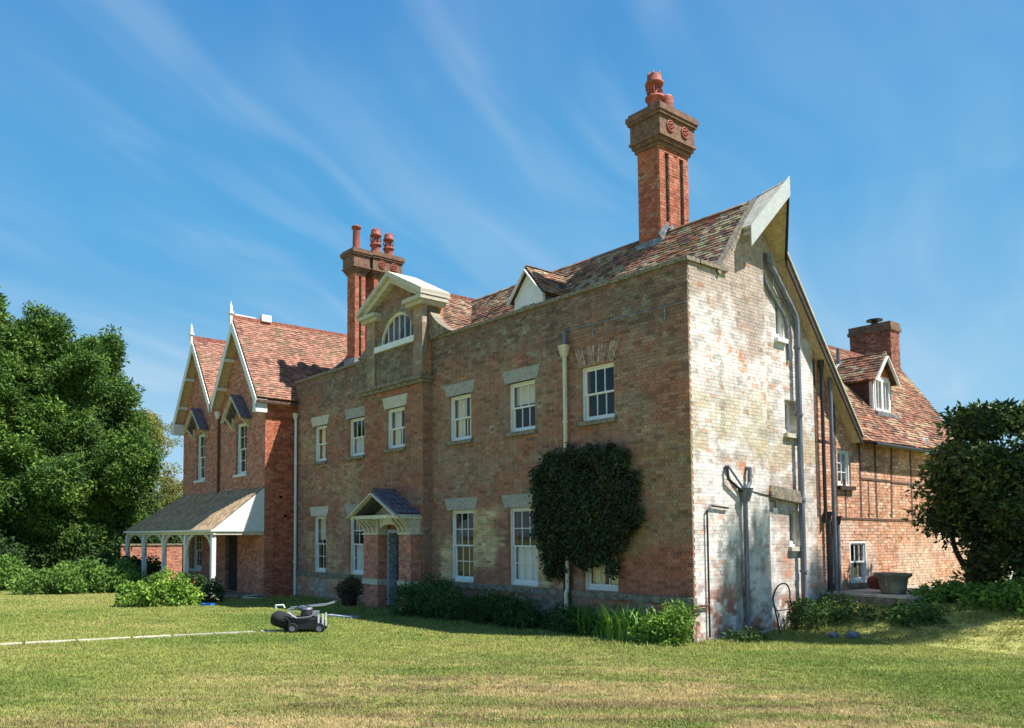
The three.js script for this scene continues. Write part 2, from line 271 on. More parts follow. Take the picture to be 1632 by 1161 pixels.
// ---------------------------------------------------------------- wall surfaces
const FW = 16.4, FH = 8, GW = 8, GH = 10;
const facadeMap = map(1640, 800, (u, v) => {
  const x = u * FW - FW, y = v * FH, n1 = fbm(x * 0.55 + 4, y * 0.7 + 2, 4), n2 = fbm(x * 1.7 + 31, y * 1.9 + 7, 4), n3 = fbm(x * 6 + 3, y * 9, 3), n4 = fbm(x * 0.8 + 90, y * 1.2 + 44, 4);
  let c = mix([178, 144, 124], [164, 130, 110], n3);
  c = mix(c, [178, 128, 106], sst(0.46, 0.62, n1) * 0.6);
  c = mix(c, [168, 152, 132], sst(0.48, 0.66, n2) * 0.6);
  // repaired patches of buff brick between the ground-floor windows
  c = mix(c, [214, 196, 158], sst(0.0, 0.5, Math.min(sst(-8.4, -7.6, x), sst(-2.9, -3.6, x), sst(0.6, 0.9, y), sst(3.1, 2.4, y)) - 0.35) * sst(0.38, 0.56, n4));
  c = mix(c, [200, 178, 144], Math.min(sst(-16, -15.6, x), sst(-11.6, -12.6, x)) * sst(0.46, 0.64, n4) * 0.7);
  // olive lichen and old limewash towards the corner
  c = mix(c, [164, 144, 110], sst(-2.2, -1.3, x + (n1 - 0.5)) * sst(4.6, 3.8, y + (n2 - 0.5) * 2) * (0.35 + 0.5 * sst(0.4, 0.6, n2)));
  c = mix(c, [180, 118, 98], sst(-2.3, -1.6, x) * sst(1.9, 1.3, y + (n2 - 0.5) * 1.6) * 0.85);
  // black and grey weathering crust of the parapet, in ragged patches
  c = mix(c, [134, 120, 108], sst(0.5, 0.62, n2 * 0.45 + n1 * 0.25 + 0.3 * sst(5.6, 7.4, y) + 0.1) * sst(5.9, 7.0, y + (n4 - 0.5) * 2) * 0.75);
  c = mix(c, [150, 150, 134], sst(0.60, 0.70, n3 * 0.6 + n2 * 0.4) * sst(5.4, 6.4, y) * 0.8);
  // flaking render of the plinth
  if (y < 0.7) c = mix(c, mix([150, 136, 130], [176, 168, 164], n3), sst(0.36, 0.5, n2) * (x < -11 ? 1 : 0.55));
  const k = 0.82 + 0.3 * n3; return [c[0] * k, c[1] * k, c[2] * k];
}, 1 / FW, 1 / FH);
const gableMap = map(1024, 1280, (u, v) => {
  const s = u * GW, y = v * GH, n1 = fbm(s * 0.9 + 14, y * 0.8 + 22, 5), n2 = fbm(s * 2.6 + 1, y * 3.4 + 7, 4), n3 = fbm(s * 9 + 3, y * 14, 3), n4 = fbm(s * 0.7 + 60, y * 0.7 + 5, 4);
  let c = mix([246, 243, 239], [230, 225, 219], n3);
  const bare = sst(0.52, 0.70, n1 * 0.55 + n2 * 0.45 + 0.13 * sst(5.0, 7, y) + 0.16 * sst(1.1, 0.1, y));
  c = mix(c, mix([206, 176, 158], [186, 174, 164], n4), bare * 0.85);
  c = mix(c, [212, 140, 108], sst(0.645, 0.70, n2 * 0.7 + n3 * 0.3) * 0.6);
  c = mix(c, [204, 194, 164], sst(0.46, 0.62, n4 * 0.6 + n2 * 0.4) * sst(2.6, 3.3, y) * sst(5.4, 4.6, y) * 0.75);       // green-yellow algae
  c = mix(c, [158, 98, 80], sst(0.40, 0.60, n2) * sst(0.95, 0.35, y + (n1 - 0.5) * 1.2) * 0.8);
  c = mix(c, [182, 168, 152], sst(6.3, 7.2, y + (n1 - 0.5) * 1.6) * 0.55);
  c = mix(c, [150, 150, 148], sst(0.52, 0.66, fbm(s * 3.2 + 8, y * 0.8 + 3, 4)) * sst(1.0, 1.5, s) * sst(3.0, 2.5, s) * sst(2.9, 2.2, y) * 0.8);   // damp streaks round the waste pipe
  c = mix(c, [150, 142, 134], sst(0.56, 0.70, fbm(s * 4.5 + 70, y * 5.5 + 30, 4)) * 0.4);                                                     // grime and old repairs
  c = mix(c, [168, 158, 150], sst(0.5, 0.66, fbm(s * 1.1 + 7, y * 1.6 + 50, 5)) * 0.32);
  const k = 0.84 + 0.22 * n3; return [c[0] * k, c[1] * k, c[2] * k];
}, 1 / GW, 1 / GH);
const facadeMat = std({ map: facadeMap, vertexColors: true, bumpMap: bumpGrain, bumpScale: 0.004, roughness: 0.95 });
const facadeBack = std({ map: facadeMap, color: hex(255, 252, 240), bumpMap: bumpGrain, bumpScale: 0.004 });
const gableMat = std({ map: gableMap, vertexColors: true, bumpMap: bumpGrain, bumpScale: 0.004, roughness: 0.95 });
const gableBack = std({ map: gableMap, color: hex(240, 237, 232), bumpMap: bumpGrain, bumpScale: 0.004 });
const brickMap = grain(512, 24, 0.8, 1, [255, 252, 248], 0.45);
const brickMat = std({ map: brickMap, vertexColors: true, bumpMap: bumpGrain, bumpScale: 0.004, roughness: 0.95 });
const mortarMat = std({ color: hex(176, 150, 128), map: grainMap });
const tileMat = std({ map: grain(512, 48, 0.72, 1, [255, 252, 246], 0.8), vertexColors: true, roughness: 0.9, bumpMap: bumpGrain, bumpScale: 0.003 });
const facadeTone = (u, v, r) => { const t = r(), k = 0.84 + 0.16 * r(); const c = t < 0.44 ? [0.88, 0.86, 0.84] : t < 0.68 ? [0.92, 0.74, 0.66] : t < 0.79 ? [0.58, 0.55, 0.53] : t < 0.93 ? [0.84, 0.68, 0.6] : [1, 1, 0.97]; return c.map(x => x * k); };
const gableTone = (u, v, r) => { const t = r(), k = 0.9 + 0.1 * r(); const c = t < 0.74 ? [1, 0.99, 0.98] : t < 0.88 ? [0.9, 0.88, 0.86] : t < 0.975 ? [0.96, 0.87, 0.81] : t < 0.985 ? [0.7, 0.64, 0.6] : [0.9, 0.62, 0.48]; return c.map(x => x * k); };
const pick = (list) => (u, v, r) => { const c = list[Math.floor(r() * list.length)], k = 0.8 + 0.3 * r(); return c.map(x => Math.min(1, x * k)); };
const redTone = pick([lin(212, 144, 122), lin(204, 136, 114), lin(216, 152, 130), lin(194, 130, 112), lin(212, 158, 138)]);
const stackTone = pick([lin(192, 112, 84), lin(186, 106, 80), lin(196, 122, 94), lin(174, 102, 82), lin(194, 132, 106)]);
const capTone = pick([lin(168, 150, 122), lin(150, 128, 104), lin(176, 160, 134), lin(140, 112, 92)]);
const rearTone = pick([lin(226, 172, 138), lin(230, 182, 150), lin(218, 158, 124), lin(232, 196, 170), lin(212, 162, 138)]);
const oldTile = (u, v, r) => { const n = fbm(u * 1.3 + 40, v * 2 + 8, 3), L = [lin(156, 112, 92), lin(134, 98, 84), lin(172, 120, 94), lin(104, 80, 72), lin(158, 132, 108), lin(182, 136, 108)]; let c = L[Math.floor(r() * 6)]; if (n > 0.54 && r() < 0.5) c = lin(180, 170, 142); else if (n < 0.36 && r() < 0.4) c = lin(116, 104, 84); const k = 0.8 + 0.3 * r(); return c.map(x => Math.min(1, x * k)); };
const pinkTile = (u, v, r) => { const L = [lin(188, 140, 120), lin(178, 128, 108), lin(196, 148, 128), lin(168, 120, 104)]; let c = L[Math.floor(r() * 4)]; const n = fbm(u * 0.9 + 12, v * 1.2 + 3, 3), k = 0.74 + 0.34 * r(); if (n > 0.56 && r() < 0.35) c = lin(150, 128, 104); if (n < 0.38 && r() < 0.3) c = lin(140, 104, 92); return c.map(x => Math.min(1, x * k)); };
// a flat plate with thickness: top corners listed anticlockwise seen from its upper side
function plate(pts, t) {
  const P = pts.map(p => V(...p)), n = V().crossVectors(P[1].clone().sub(P[0]), P[2].clone().sub(P[0])).normalize(); if (n.y < -0.05) { P.reverse(); n.negate(); }
  const B = P.map(p => p.clone().addScaledVector(n, -t)), pos = [], tri = (a, b, c) => { for (const q of [a, b, c]) pos.push(q.x, q.y, q.z); };
  for (let i = 1; i < P.length - 1; i++) { tri(P[0], P[i], P[i + 1]); tri(B[0], B[i + 1], B[i]); }
  for (let i = 0; i < P.length; i++) { const j = (i + 1) % P.length; tri(P[i], B[i], B[j]); tri(P[i], B[j], P[j]); }
  const g = new THREE.BufferGeometry(); g.setAttribute('position', new THREE.Float32BufferAttribute(pos, 3)); return metreUV(g);
}
function lathe(parent, name, prof, x, y, z, mat, seg = 16) { const g = new THREE.LatheGeometry(prof.map(p => new THREE.Vector2(...p)), seg); g.translate(x, y, z); return mesh(parent, name, g, mat); }
function tallPot(parent, x, y, z, s = 1) {   // louvred terracotta pot with two rims and a spiked crown
  const p = part(parent, 'chimney_pot'); p.position.set(x, y, z); p.scale.setScalar(s);
  lathe(p, 'pot_body', [[0.2, 0], [0.19, 0.12], [0.17, 0.36], [0.23, 0.38], [0.23, 0.44], [0.15, 0.47], [0.14, 0.72], [0.22, 0.74], [0.23, 0.8], [0.19, 0.84], [0.17, 1.0], [0.13, 1.0], [0.13, 0.8]], 0, 0, 0, MAT.terracotta, 18);
  for (let k = 0; k < 6; k++) { const a = k * Math.PI / 3; mesh(p, 'louvre', bar([Math.cos(a) * 0.155, 0.5, Math.sin(a) * 0.155], [Math.cos(a) * 0.21, 0.66, Math.sin(a) * 0.21], 0.05, 0.03), MAT.terracotta); const c = new THREE.ConeGeometry(0.035, 0.11, 6); c.translate(Math.cos(a) * 0.15, 1.05, Math.sin(a) * 0.15); mesh(p, 'spike', c, MAT.terracotta); }
}
function roundPot(parent, x, y, z, h, r = 0.14) { const p = part(parent, 'chimney_pot'); p.position.set(x, y, z); lathe(p, 'pot_body', [[r * 1.1, 0], [r, h * 0.1], [r * 0.92, h - 0.1], [r * 1.25, h - 0.09], [r * 1.25, h - 0.02], [r * 1.05, h], [r * 0.75, h], [r * 0.75, 0.1]], 0, 0, 0, MAT.terracotta); }
const capMat = std({ color: hex(148, 120, 106), map: map(512, 512, (u, v) => { const n = fbm(u * 14, v * 14, 4), m = (v * 14) % 1 < 0.1; const k = 0.62 + 0.5 * n; return m ? [190 * k, 178 * k, 160 * k] : [235 * k, 222 * k, 205 * k]; }, 0.95, 0.95), bumpMap: bumpGrain, bumpScale: 0.006 });
const ridgeA = std({ color: hex(150, 92, 72), map: grainMap }), ridgeB = std({ color: hex(120, 82, 70), map: grainMap });
// a tall stack with sunk channels, a corbelled brick cap and terracotta rosettes
function stack(parent, { x0, x1, z0, z1, yb, ys, yt, slots = 2, seed, rosettes = 2, name = 'chimney' }) {
  const c = part(parent, name);
  mesh(c, 'stack_core', box(x0 + 0.06, x1 - 0.06, yb, yt - 0.05, z0 + 0.06, z1 - 0.06), std({ color: hex(104, 62, 52), map: grainMap }));
  const back = [], dz = z1 - z0, dx = x1 - x0, sw = dz / (slots * 2 + 1.4), slotY0 = yb + (ys - yb) * 0.28, slotY1 = ys - 0.12, holes = [];
  for (let i = 0; i < slots; i++) { const m = (i + 0.5 + 0.0) / slots * dz; holes.push(rect(m - sw * 0.36, m + sw * 0.36, slotY0, slotY1)); }
  const hf = [rect(dx * 0.42, dx * 0.58, slotY0, slotY1)];
  const sides = [[[x0, 0, z1], [1, 0, 0], [0, 0, 1], dx, []], [[x1, 0, z1], [0, 0, -1], [1, 0, 0], dz, holes], [[x1, 0, z0], [-1, 0, 0], [0, 0, -1], dx, hf], [[x0, 0, z0], [0, 0, 1], [-1, 0, 0], dz, holes]];
  sides.forEach(([O, U, N, L, ho], i) => { const po = rect(0, L, yb, ys); mesh(c, 'stack_wall', slab(po, ho, [O[0] - N[0] * 0.008, O[1], O[2] - N[2] * 0.008], U, N, 0.05), mortarMat); brickwork(c, { poly: po, holes: ho, O, U, N, mat: brickMat, colour: stackTone, seed: seed + i }); });
  const H2 = yt - ys, tiers = [[0, 0.1, 0.05], [0.1, 0.2, 0.1], [0.2, 0.26, 0.15], [0.26, 0.72, 0.12], [0.72, 0.8, 0.17], [0.8, 0.92, 0.2], [0.92, 1, 0.15]];
  for (const [a, b, o] of tiers) mesh(c, 'cap_course', box(x0 - o, x1 + o, ys + a * H2, ys + b * H2 - 0.002, z0 - o, z1 + o), capMat);
  for (let i = 0; i < rosettes; i++) { const zc = z1 - dz * (i + 0.5) / rosettes, yc = ys + 0.5 * H2, r = 0.13, g = [new THREE.TorusGeometry(r, 0.025, 6, 14)]; for (let k = 0; k < 5; k++) { const s = new THREE.SphereGeometry(0.042, 6, 5); s.translate(Math.cos(k * 1.2566) * 0.06, Math.sin(k * 1.2566) * 0.06, 0); g.push(s); } const m = mergeGeometries(g); m.rotateY(Math.PI / 2); m.translate(x1 + 0.13, yc, zc); mesh(c, 'rosette', m, MAT.terracotta); }
  return c;
}


// ---------------------------------------------------------------- the main house
const house = thing('manor_house', 'long two-storey brick house with pedimented centre, white sash windows and whitewashed end gable', 'house');
const X = -16.27, TOP = 7.5;
const RZ = -2.65, RY = 9.38, SF = 1.24, SB = 1.168;
const UPW = [[-2.84, -1.88], [-5.22, -4.27], [-7.56, -6.62], [-12.71, -11.78], [-14.95, -14.10]];
const LOW = [[-2.84, -1.86], [-5.25, -4.24], [-7.52, -6.57], [-12.68, -11.8], [-14.98, -14.12]];
{
  // front wall
  const wall = part(house, 'front_wall'), poly = rect(X, 0, -0.15, TOP), holes = [rect(-11.1, -8.55, 0.0, 7.2)];
  for (const [a, b] of UPW) holes.push(rect(a, b, 4.55, 5.8));
  for (const [a, b] of LOW) holes.push(rect(a, b, 0.8, 2.7));
  mesh(wall, 'wall_core', slab(poly.map(q => [Math.min(-0.006, q[0]), q[1]]), holes, [0, 0, -0.008], [1, 0, 0], [0, 0, 1], 0.34), facadeBack);
  // stone lintels and their places in the brickwork
  const lint = []; UPW.forEach(([a, b], i) => { if (i) lint.push([[a - 0.08, 5.8], [b + 0.08, 5.8], [b + 0.2, 6.12], [a - 0.2, 6.12]]); }); LOW.forEach(([a, b]) => lint.push([[a - 0.1, 2.7], [b + 0.1, 2.7], [b + 0.22, 3.02], [a - 0.22, 3.02]]));
  const gauged = [[-2.9, 5.8], [-1.82, 5.8], [-1.6, 6.25], [-3.1, 6.25]];
  lint.forEach((p, i) => { mesh(house, 'lintel', slab(p, [], [0, 0, 0.02], [1, 0, 0], [0, 0, 1], 0.12), i === 3 || i === 8 ? MAT.paleStone : MAT.stone); });
  // flat arch of upright bricks over the window by the drainpipe
  { const fa = part(house, 'flat_arch'), n = 17; for (let i = 0; i < n; i++) { const t0 = i / n, t1 = (i + 0.86) / n, q = (t, lo) => lo ? -2.9 + 1.08 * t : -3.1 + 1.5 * t; mesh(fa, 'brick', slab([[q(t0, 1), 5.805], [q(t1, 1), 5.805], [q(t1, 0), 6.25], [q(t0, 0), 6.25]], [], [0, 0, 0.006 + (i % 3) * 0.002], [1, 0, 0], [0, 0, 1], 0.03), i % 4 ? paleBrickA() : paleBrickB()); } }
  brickwork(wall, { poly: rect(X, 0.004, 0.78, TOP), holes: [...holes, rect(-11.3, -8.34, -1, 8), ...lint, gauged, rect(X, X + 0.01, 0, 8)], O: [0, 0, 0], U: [1, 0, 0], N: [0, 0, 1], mat: facadeMat, colour: facadeTone, seed: 11, v0: 0.78, single: (u, v) => u > -1.15 && v > 1.0 && v < 2.25 });
  // plinth: proud below a weathered string course
  const pl = part(house, 'plinth'); mesh(pl, 'plinth_core', box(X, -0.01, -0.15, 0.64, -0.002, 0.045), facadeBack);
  brickwork(pl, { poly: rect(X, 0.02, -0.15, 0.64), holes: [rect(-11.4, -8.3, -1, 8), rect(X, -11.3, -1, 8)], O: [0, 0, 0.05], U: [1, 0, 0], N: [0, 0, 1], mat: facadeMat, colour: facadeTone, seed: 12 });
  mesh(house, 'string_course', box(-8.3, 0.05, 0.64, 0.78, -0.02, 0.085), MAT.oldStone); mesh(house, 'string_course', box(X, -11.32, 0.64, 0.78, -0.02, 0.085), MAT.oldStone);
  UPW.forEach(([a, b], i) => sash(house, { curtain: [false, 'blind', 'pair', 'net', 'pair'][i], pos: [(a + b) / 2, 4.55, 0], w: b - a - 0.004, h: 1.246, cols: b - a > 0.9 ? 3 : 2, rows: 1 }));
  LOW.forEach(([a, b], i) => sash(house, { curtain: ['pair', 'net', false, 'net', 'blind'][i], pos: [(a + b) / 2, 0.8, 0], w: b - a - 0.004, h: 1.896, cols: b - a > 0.9 ? 3 : 2, rows: 2, sill: false }));
  // parapet coping
  mesh(house, 'coping', box(X, -11.35, TOP, 7.585, -0.38, 0.06), MAT.oldStone); mesh(house, 'coping', box(-8.25, 0.05, TOP, 7.585, -0.38, 0.06), MAT.oldStone);
  mesh(house, 'coping', box(-0.32, 0.07, TOP, 7.58, -1.35, -0.382), MAT.oldStone);
  mesh(house, 'lead_strip', mergeGeometries([bar([-2.9, 6.72, 0.012], [-0.02, 6.66, 0.012], 0.02, 0.05), box(-2.45, -2.42, 6.45, 6.7, 0, 0.014), box(-0.55, -0.52, 6.4, 6.66, 0, 0.014)]), MAT.lead);
}
function paleBrickA() { return paleBrickA.m ??= std({ color: hex(186, 158, 138), map: grainMap }); }
function paleBrickB() { return paleBrickB.m ??= std({ color: hex(166, 118, 96), map: grainMap }); }
{
  // breakfront centre: brick bay, stone band, attic with lunette and open pediment
  const c = -9.66, bl = -11.3, br = -8.33, wall = part(house, 'centre_bay');
  const arch = []; for (let k = 0; k <= 16; k++) { const a = k / 16 * Math.PI; arch.push([c + Math.cos(a) * 0.92, 7.62 + Math.sin(a) * 0.98]); }
  const holes = [rect(-10.13, -9.2, 4.55, 5.76), rect(-10.0, -9.05, 0.0, 2.2)];
  const poly = [[bl, -0.15], [br, -0.15], [br, 6.3], [bl, 6.3]];
  mesh(wall, 'wall_core', slab(poly, holes, [0, 0, 0.292], [1, 0, 0], [0, 0, 1], 0.6), facadeBack);
  const lint = [[-10.2, 5.76], [-9.13, 5.76], [-9.03, 6.1], [-10.3, 6.1]];
  mesh(house, 'lintel', slab(lint, [], [0, 0, 0.32], [1, 0, 0], [0, 0, 1], 0.12), MAT.paleStone);
  brickwork(wall, { poly, holes: [...holes, lint], O: [0, 0, 0.3], U: [1, 0, 0], N: [0, 0, 1], mat: facadeMat, colour: (u, v, r) => { const k = facadeTone(u, v, r); return [k[0], k[1] * 0.9, k[2] * 0.86]; }, seed: 21 });
  brickwork(wall, { poly: rect(0, 0.3, -0.15, 6.3), O: [br, 0, 0.3], U: [0, 0, -1], N: [1, 0, 0], mat: facadeMat, colour: facadeTone, seed: 22 });
  sash(house, { pos: [-9.665, 4.55, 0.3], w: 0.926, h: 1.206, cols: 3, rows: 1, curtain: true });
  mesh(house, 'stone_band', mergeGeometries([box(bl - 0.1, br + 0.1, 6.3, 6.4, -0.0, 0.4), box(bl - 0.16, br + 0.16, 6.4, 6.5, -0.0, 0.47)]), MAT.oldStone);
  const al = -11.02, ap = [[al, 6.5], [br, 6.5], [br, 8.62], [c, 9.45], [al, 8.62]];
  const attic = part(house, 'attic'); mesh(attic, 'attic_wall', slab(ap, [arch], [0, 0, 0.28], [1, 0, 0], [0, 0, 1], 0.72), facadeBack);
  brickwork(attic, { poly: ap, holes: [arch], O: [0, 0, 0.29], U: [1, 0, 0], N: [0, 0, 1], mat: facadeMat, colour: (u, v, r) => { const k = facadeTone(u, v, r), g = (k[0] + k[1] + k[2]) / 3; return [g * 0.95, g * 0.95, g * 0.9]; }, seed: 23 });
  brickwork(attic, { poly: rect(0, 0.72, 6.5, 8.62), O: [br, 0, 0.28], U: [0, 0, -1], N: [1, 0, 0], mat: brickMat, colour: pick([lin(206, 150, 112), lin(214, 168, 130), lin(196, 138, 104)]), seed: 24 });
  for (const x of [al - 0.06, br - 0.36]) mesh(attic, 'pilaster', box(x, x + 0.42, 6.5, 8.6, 0.2, 0.36), facadeBack);
  const win = part(house, 'lunette_window');
  { const ring = new THREE.Shape(), outer = [], inner = []; for (let k = 0; k <= 24; k++) { const a = k / 24 * Math.PI; outer.push(new THREE.Vector2(Math.cos(a) * 0.92, Math.sin(a) * 0.98)); inner.unshift(new THREE.Vector2(Math.cos(a) * 0.84, 0.08 + Math.sin(a) * 0.82)); } ring.setFromPoints([...outer, ...inner]); const g = new THREE.ExtrudeGeometry(ring, { depth: 0.08, bevelEnabled: false }); g.translate(c, 7.62, 0.1); mesh(win, 'frame', g, MAT.white);
    mesh(win, 'sill', box(c - 1.0, c + 1.0, 7.53, 7.7, 0.08, 0.38), MAT.white);
    for (let k = 1; k < 6; k++) { const u = c - 0.84 + 1.68 * k / 6, hgt = 0.82 * Math.sqrt(Math.max(0, 1 - ((u - c) / 0.84) ** 2)); mesh(win, 'glazing_bar', box(u - 0.014, u + 0.014, 7.7, 7.7 + hgt + 0.01, 0.115, 0.155), MAT.white); }
    for (let k = 0; k < 6; k++) { const s = new THREE.Shape(), a = -0.84 + 1.68 * k / 6, b = a + 1.68 / 6, pts = [[a, 0]]; for (let q = 0; q <= 6; q++) { const u = a + (b - a) * q / 6; pts.push([u, 0.82 * Math.sqrt(Math.max(0, 1 - (u / 0.84) ** 2))]); } pts.push([b, 0]); s.setFromPoints(pts.map(p => new THREE.Vector2(...p))); const g = new THREE.ShapeGeometry(s); g.translate(c, 7.7, 0.135); mesh(win, 'pane', g, MAT.glass); } }
  const ped = part(house, 'pediment');
  for (const s of [-1, 1]) {
    const w = 1.64, rake = (y, o, w2) => s > 0 ? [[c, y], [c, y - 0.16], [c + w2, y - 0.16 - o], [c + w2, y - o]].reverse() : [[c, y], [c, y - 0.16], [c - w2, y - 0.16 - o], [c - w2, y - o]];
    mesh(ped, 'raking_cornice', slab(rake(9.76, 0.88, w), [], [0, 0, 0.6], [1, 0, 0], [0, 0, 1], 1.05), MAT.paleStone);
    mesh(ped, 'raking_moulding', slab(rake(9.597, 0.8, w - 0.12), [], [0, 0, 0.48], [1, 0, 0], [0, 0, 1], 0.9), MAT.paleStone);
    const xo = c + s * w, xi = c + s * 0.72; mesh(ped, 'cornice_return', mergeGeometries([box(Math.min(xo - s * 0.02, xi), Math.max(xo - s * 0.02, xi), 8.6, 8.715, -0.4, 0.585), box(Math.min(xo - s * 0.1, xi + s * 0.04), Math.max(xo - s * 0.1, xi + s * 0.04), 8.5, 8.598, -0.38, 0.47)]), MAT.paleStone);
    // scrolled side wing down to the parapet
    const sh = [[0, 0]]; for (let k = 0; k <= 10; k++) { const a = k / 10; sh.push([0.95 * Math.pow(1 - a, 2.2) + 0.03, 0.1 + a * 1.05]); } sh.push([0, 1.15]); const xb = s > 0 ? br : al;
    mesh(house, 'scroll', slab(s > 0 ? sh.map(p => [xb + p[0], 7.5 + p[1]]) : sh.map(p => [xb - p[0], 7.5 + p[1]]).reverse(), [], [0, 0, 0.12], [1, 0, 0], [0, 0, 1], 0.34), MAT.oldStone);
  }
  // door, brick piers and gabled slate hood
  const door = part(house, 'door'); mesh(door, 'door_leaf', box(-9.99, -9.06, 0.02, 2.18, 0.0, 0.06), MAT.door); for (const [x0, x1] of [[-9.9, -9.57], [-9.48, -9.15]]) for (const [y0, y1] of [[0.2, 0.95], [1.1, 2.05]]) mesh(door, 'panel', box(x0, x1, y0, y1, 0.061, 0.078), MAT.door); const kn = new THREE.SphereGeometry(0.035, 10, 8); kn.translate(-9.15, 1.05, 0.1); mesh(door, 'handle', kn, MAT.steel);
  mesh(house, 'door_frame', boxes([[-10.0, -9.9, 0, 2.2, 0.08, 0.36], [-9.15, -9.05, 0, 2.2, 0.08, 0.36], [-9.9, -9.15, 2.1, 2.2, 0.08, 0.358]]), MAT.bluePaint);
  for (const [x0, x1] of [[-10.78, -10.02], [-8.98, -8.42]]) {
    const p = part(house, 'porch_pier'); mesh(p, 'pier_core', box(x0, x1, -0.15, 2.05, 0.28, 0.66), facadeBack);
    const tone = (u, v, r) => redTone(u, v, r); brickwork(p, { poly: rect(0, x1 - x0, -0.15, 2.05), O: [x0, 0, 0.67], U: [1, 0, 0], N: [0, 0, 1], mat: brickMat, colour: tone, seed: 31, v0: -0.15 }); brickwork(p, { poly: rect(0, 0.36, -0.15, 2.05), O: [x1 + 0.006, 0, 0.67], U: [0, 0, -1], N: [1, 0, 0], mat: brickMat, colour: tone, seed: 32 });
    mesh(p, 'stone_block', box(x0 - 0.03, x1 + 0.03, 0.6, 0.76, 0.29, 0.71), MAT.paleStone); mesh(p, 'capital', boxes([[x0 + 0.02, x1 - 0.02, 2.05, 2.48, 0.3, 0.66], [x0 - 0.03, x1 + 0.03, 2.05, 2.1, 0.29, 0.7], [x0 - 0.04, x1 + 0.04, 2.48, 2.56, 0.3, 0.72]]), MAT.cream);
    const mx = (x0 + x1) / 2; mesh(p, 'bracket', mergeGeometries([-0.2, 0.0, 0.2].flatMap(o => [bar([mx + o, 2.14, 0.68], [mx + o, 2.3, 0.76], 0.07, 0.08), bar([mx + o, 2.28, 0.75], [mx + o, 2.5, 0.98], 0.07, 0.08)])), MAT.cream);
  }
  const hood = part(house, 'porch_hood'), hc = -9.62, hw = 1.2, hy = 2.62, ha = 3.28, zf = 1.12;
  for (const s of [-1, 1]) {
    const e = [hc + s * hw, hy], a = [hc, ha]; const q = [[e[0], e[1], zf], [a[0], a[1], zf], [a[0], a[1], 0.3], [e[0], e[1], 0.3]]; mesh(hood, 'slate_slope', plate(s > 0 ? q : q.reverse(), 0.05), MAT.slate);
    const r = rng(40 + s), n = 5; for (let k = 0; k < n; k++) for (let j = 0; j < 4; j++) { const t0 = k / n, t1 = (k + 1.12) / n, z0 = 0.32 + (zf - 0.3) * j / 4, z1 = 0.3 + (zf - 0.3) * (j + 1) / 4 - 0.012, P = (t, z, l) => [e[0] + (a[0] - e[0]) * t, e[1] + (a[1] - e[1]) * t + l, z]; const qq = [P(t0, z1, 0.03 + r() * 0.006), P(Math.min(1, t1), z1, 0.014), P(Math.min(1, t1), z0, 0.014), P(t0, z0, 0.03)]; mesh(hood, 'slate', plate(s > 0 ? qq : qq.reverse(), 0.008), MAT.slate); }
    mesh(hood, 'bargeboard', bar([e[0], e[1] - 0.07, zf + 0.012], [a[0], a[1] - 0.07, zf + 0.012], 0.03, 0.17), MAT.cream);
    mesh(hood, 'eaves_beam', box(Math.min(e[0], e[0] - s * 0.14), Math.max(e[0], e[0] - s * 0.14), hy - 0.14, hy - 0.02, 0.3, zf - 0.02), MAT.cream);
  }
  mesh(hood, 'ridge_lead', bar([hc, ha + 0.035, 0.3], [hc, ha + 0.035, zf], 0.12, 0.06), MAT.slate); { const q = []; for (let k = 0; k <= 10; k++) { const a = k / 10 * Math.PI; q.push([hc + 0.1 - Math.cos(a) * 0.46, 2.2 + Math.sin(a) * 0.14]); } mesh(hood, 'arch_panel', slab([[hc - 0.4, 2.55], ...q, [hc + 0.6, 2.55]].reverse(), [], [0, 0, 0.62], [1, 0, 0], [0, 0, 1], 0.05), MAT.cream); } mesh(hood, 'tie_beam', box(hc - 1.05, hc + 1.05, 2.5, 2.6, 0.98, 1.08), MAT.cream); mesh(hood, 'soffit_board', slab([[hc - hw + 0.1, hy + 0.0], [hc + hw - 0.1, hy], [hc, ha - 0.1]], [], [0, 0, 0.34], [1, 0, 0], [0, 0, 1], 0.03), MAT.cream);
}
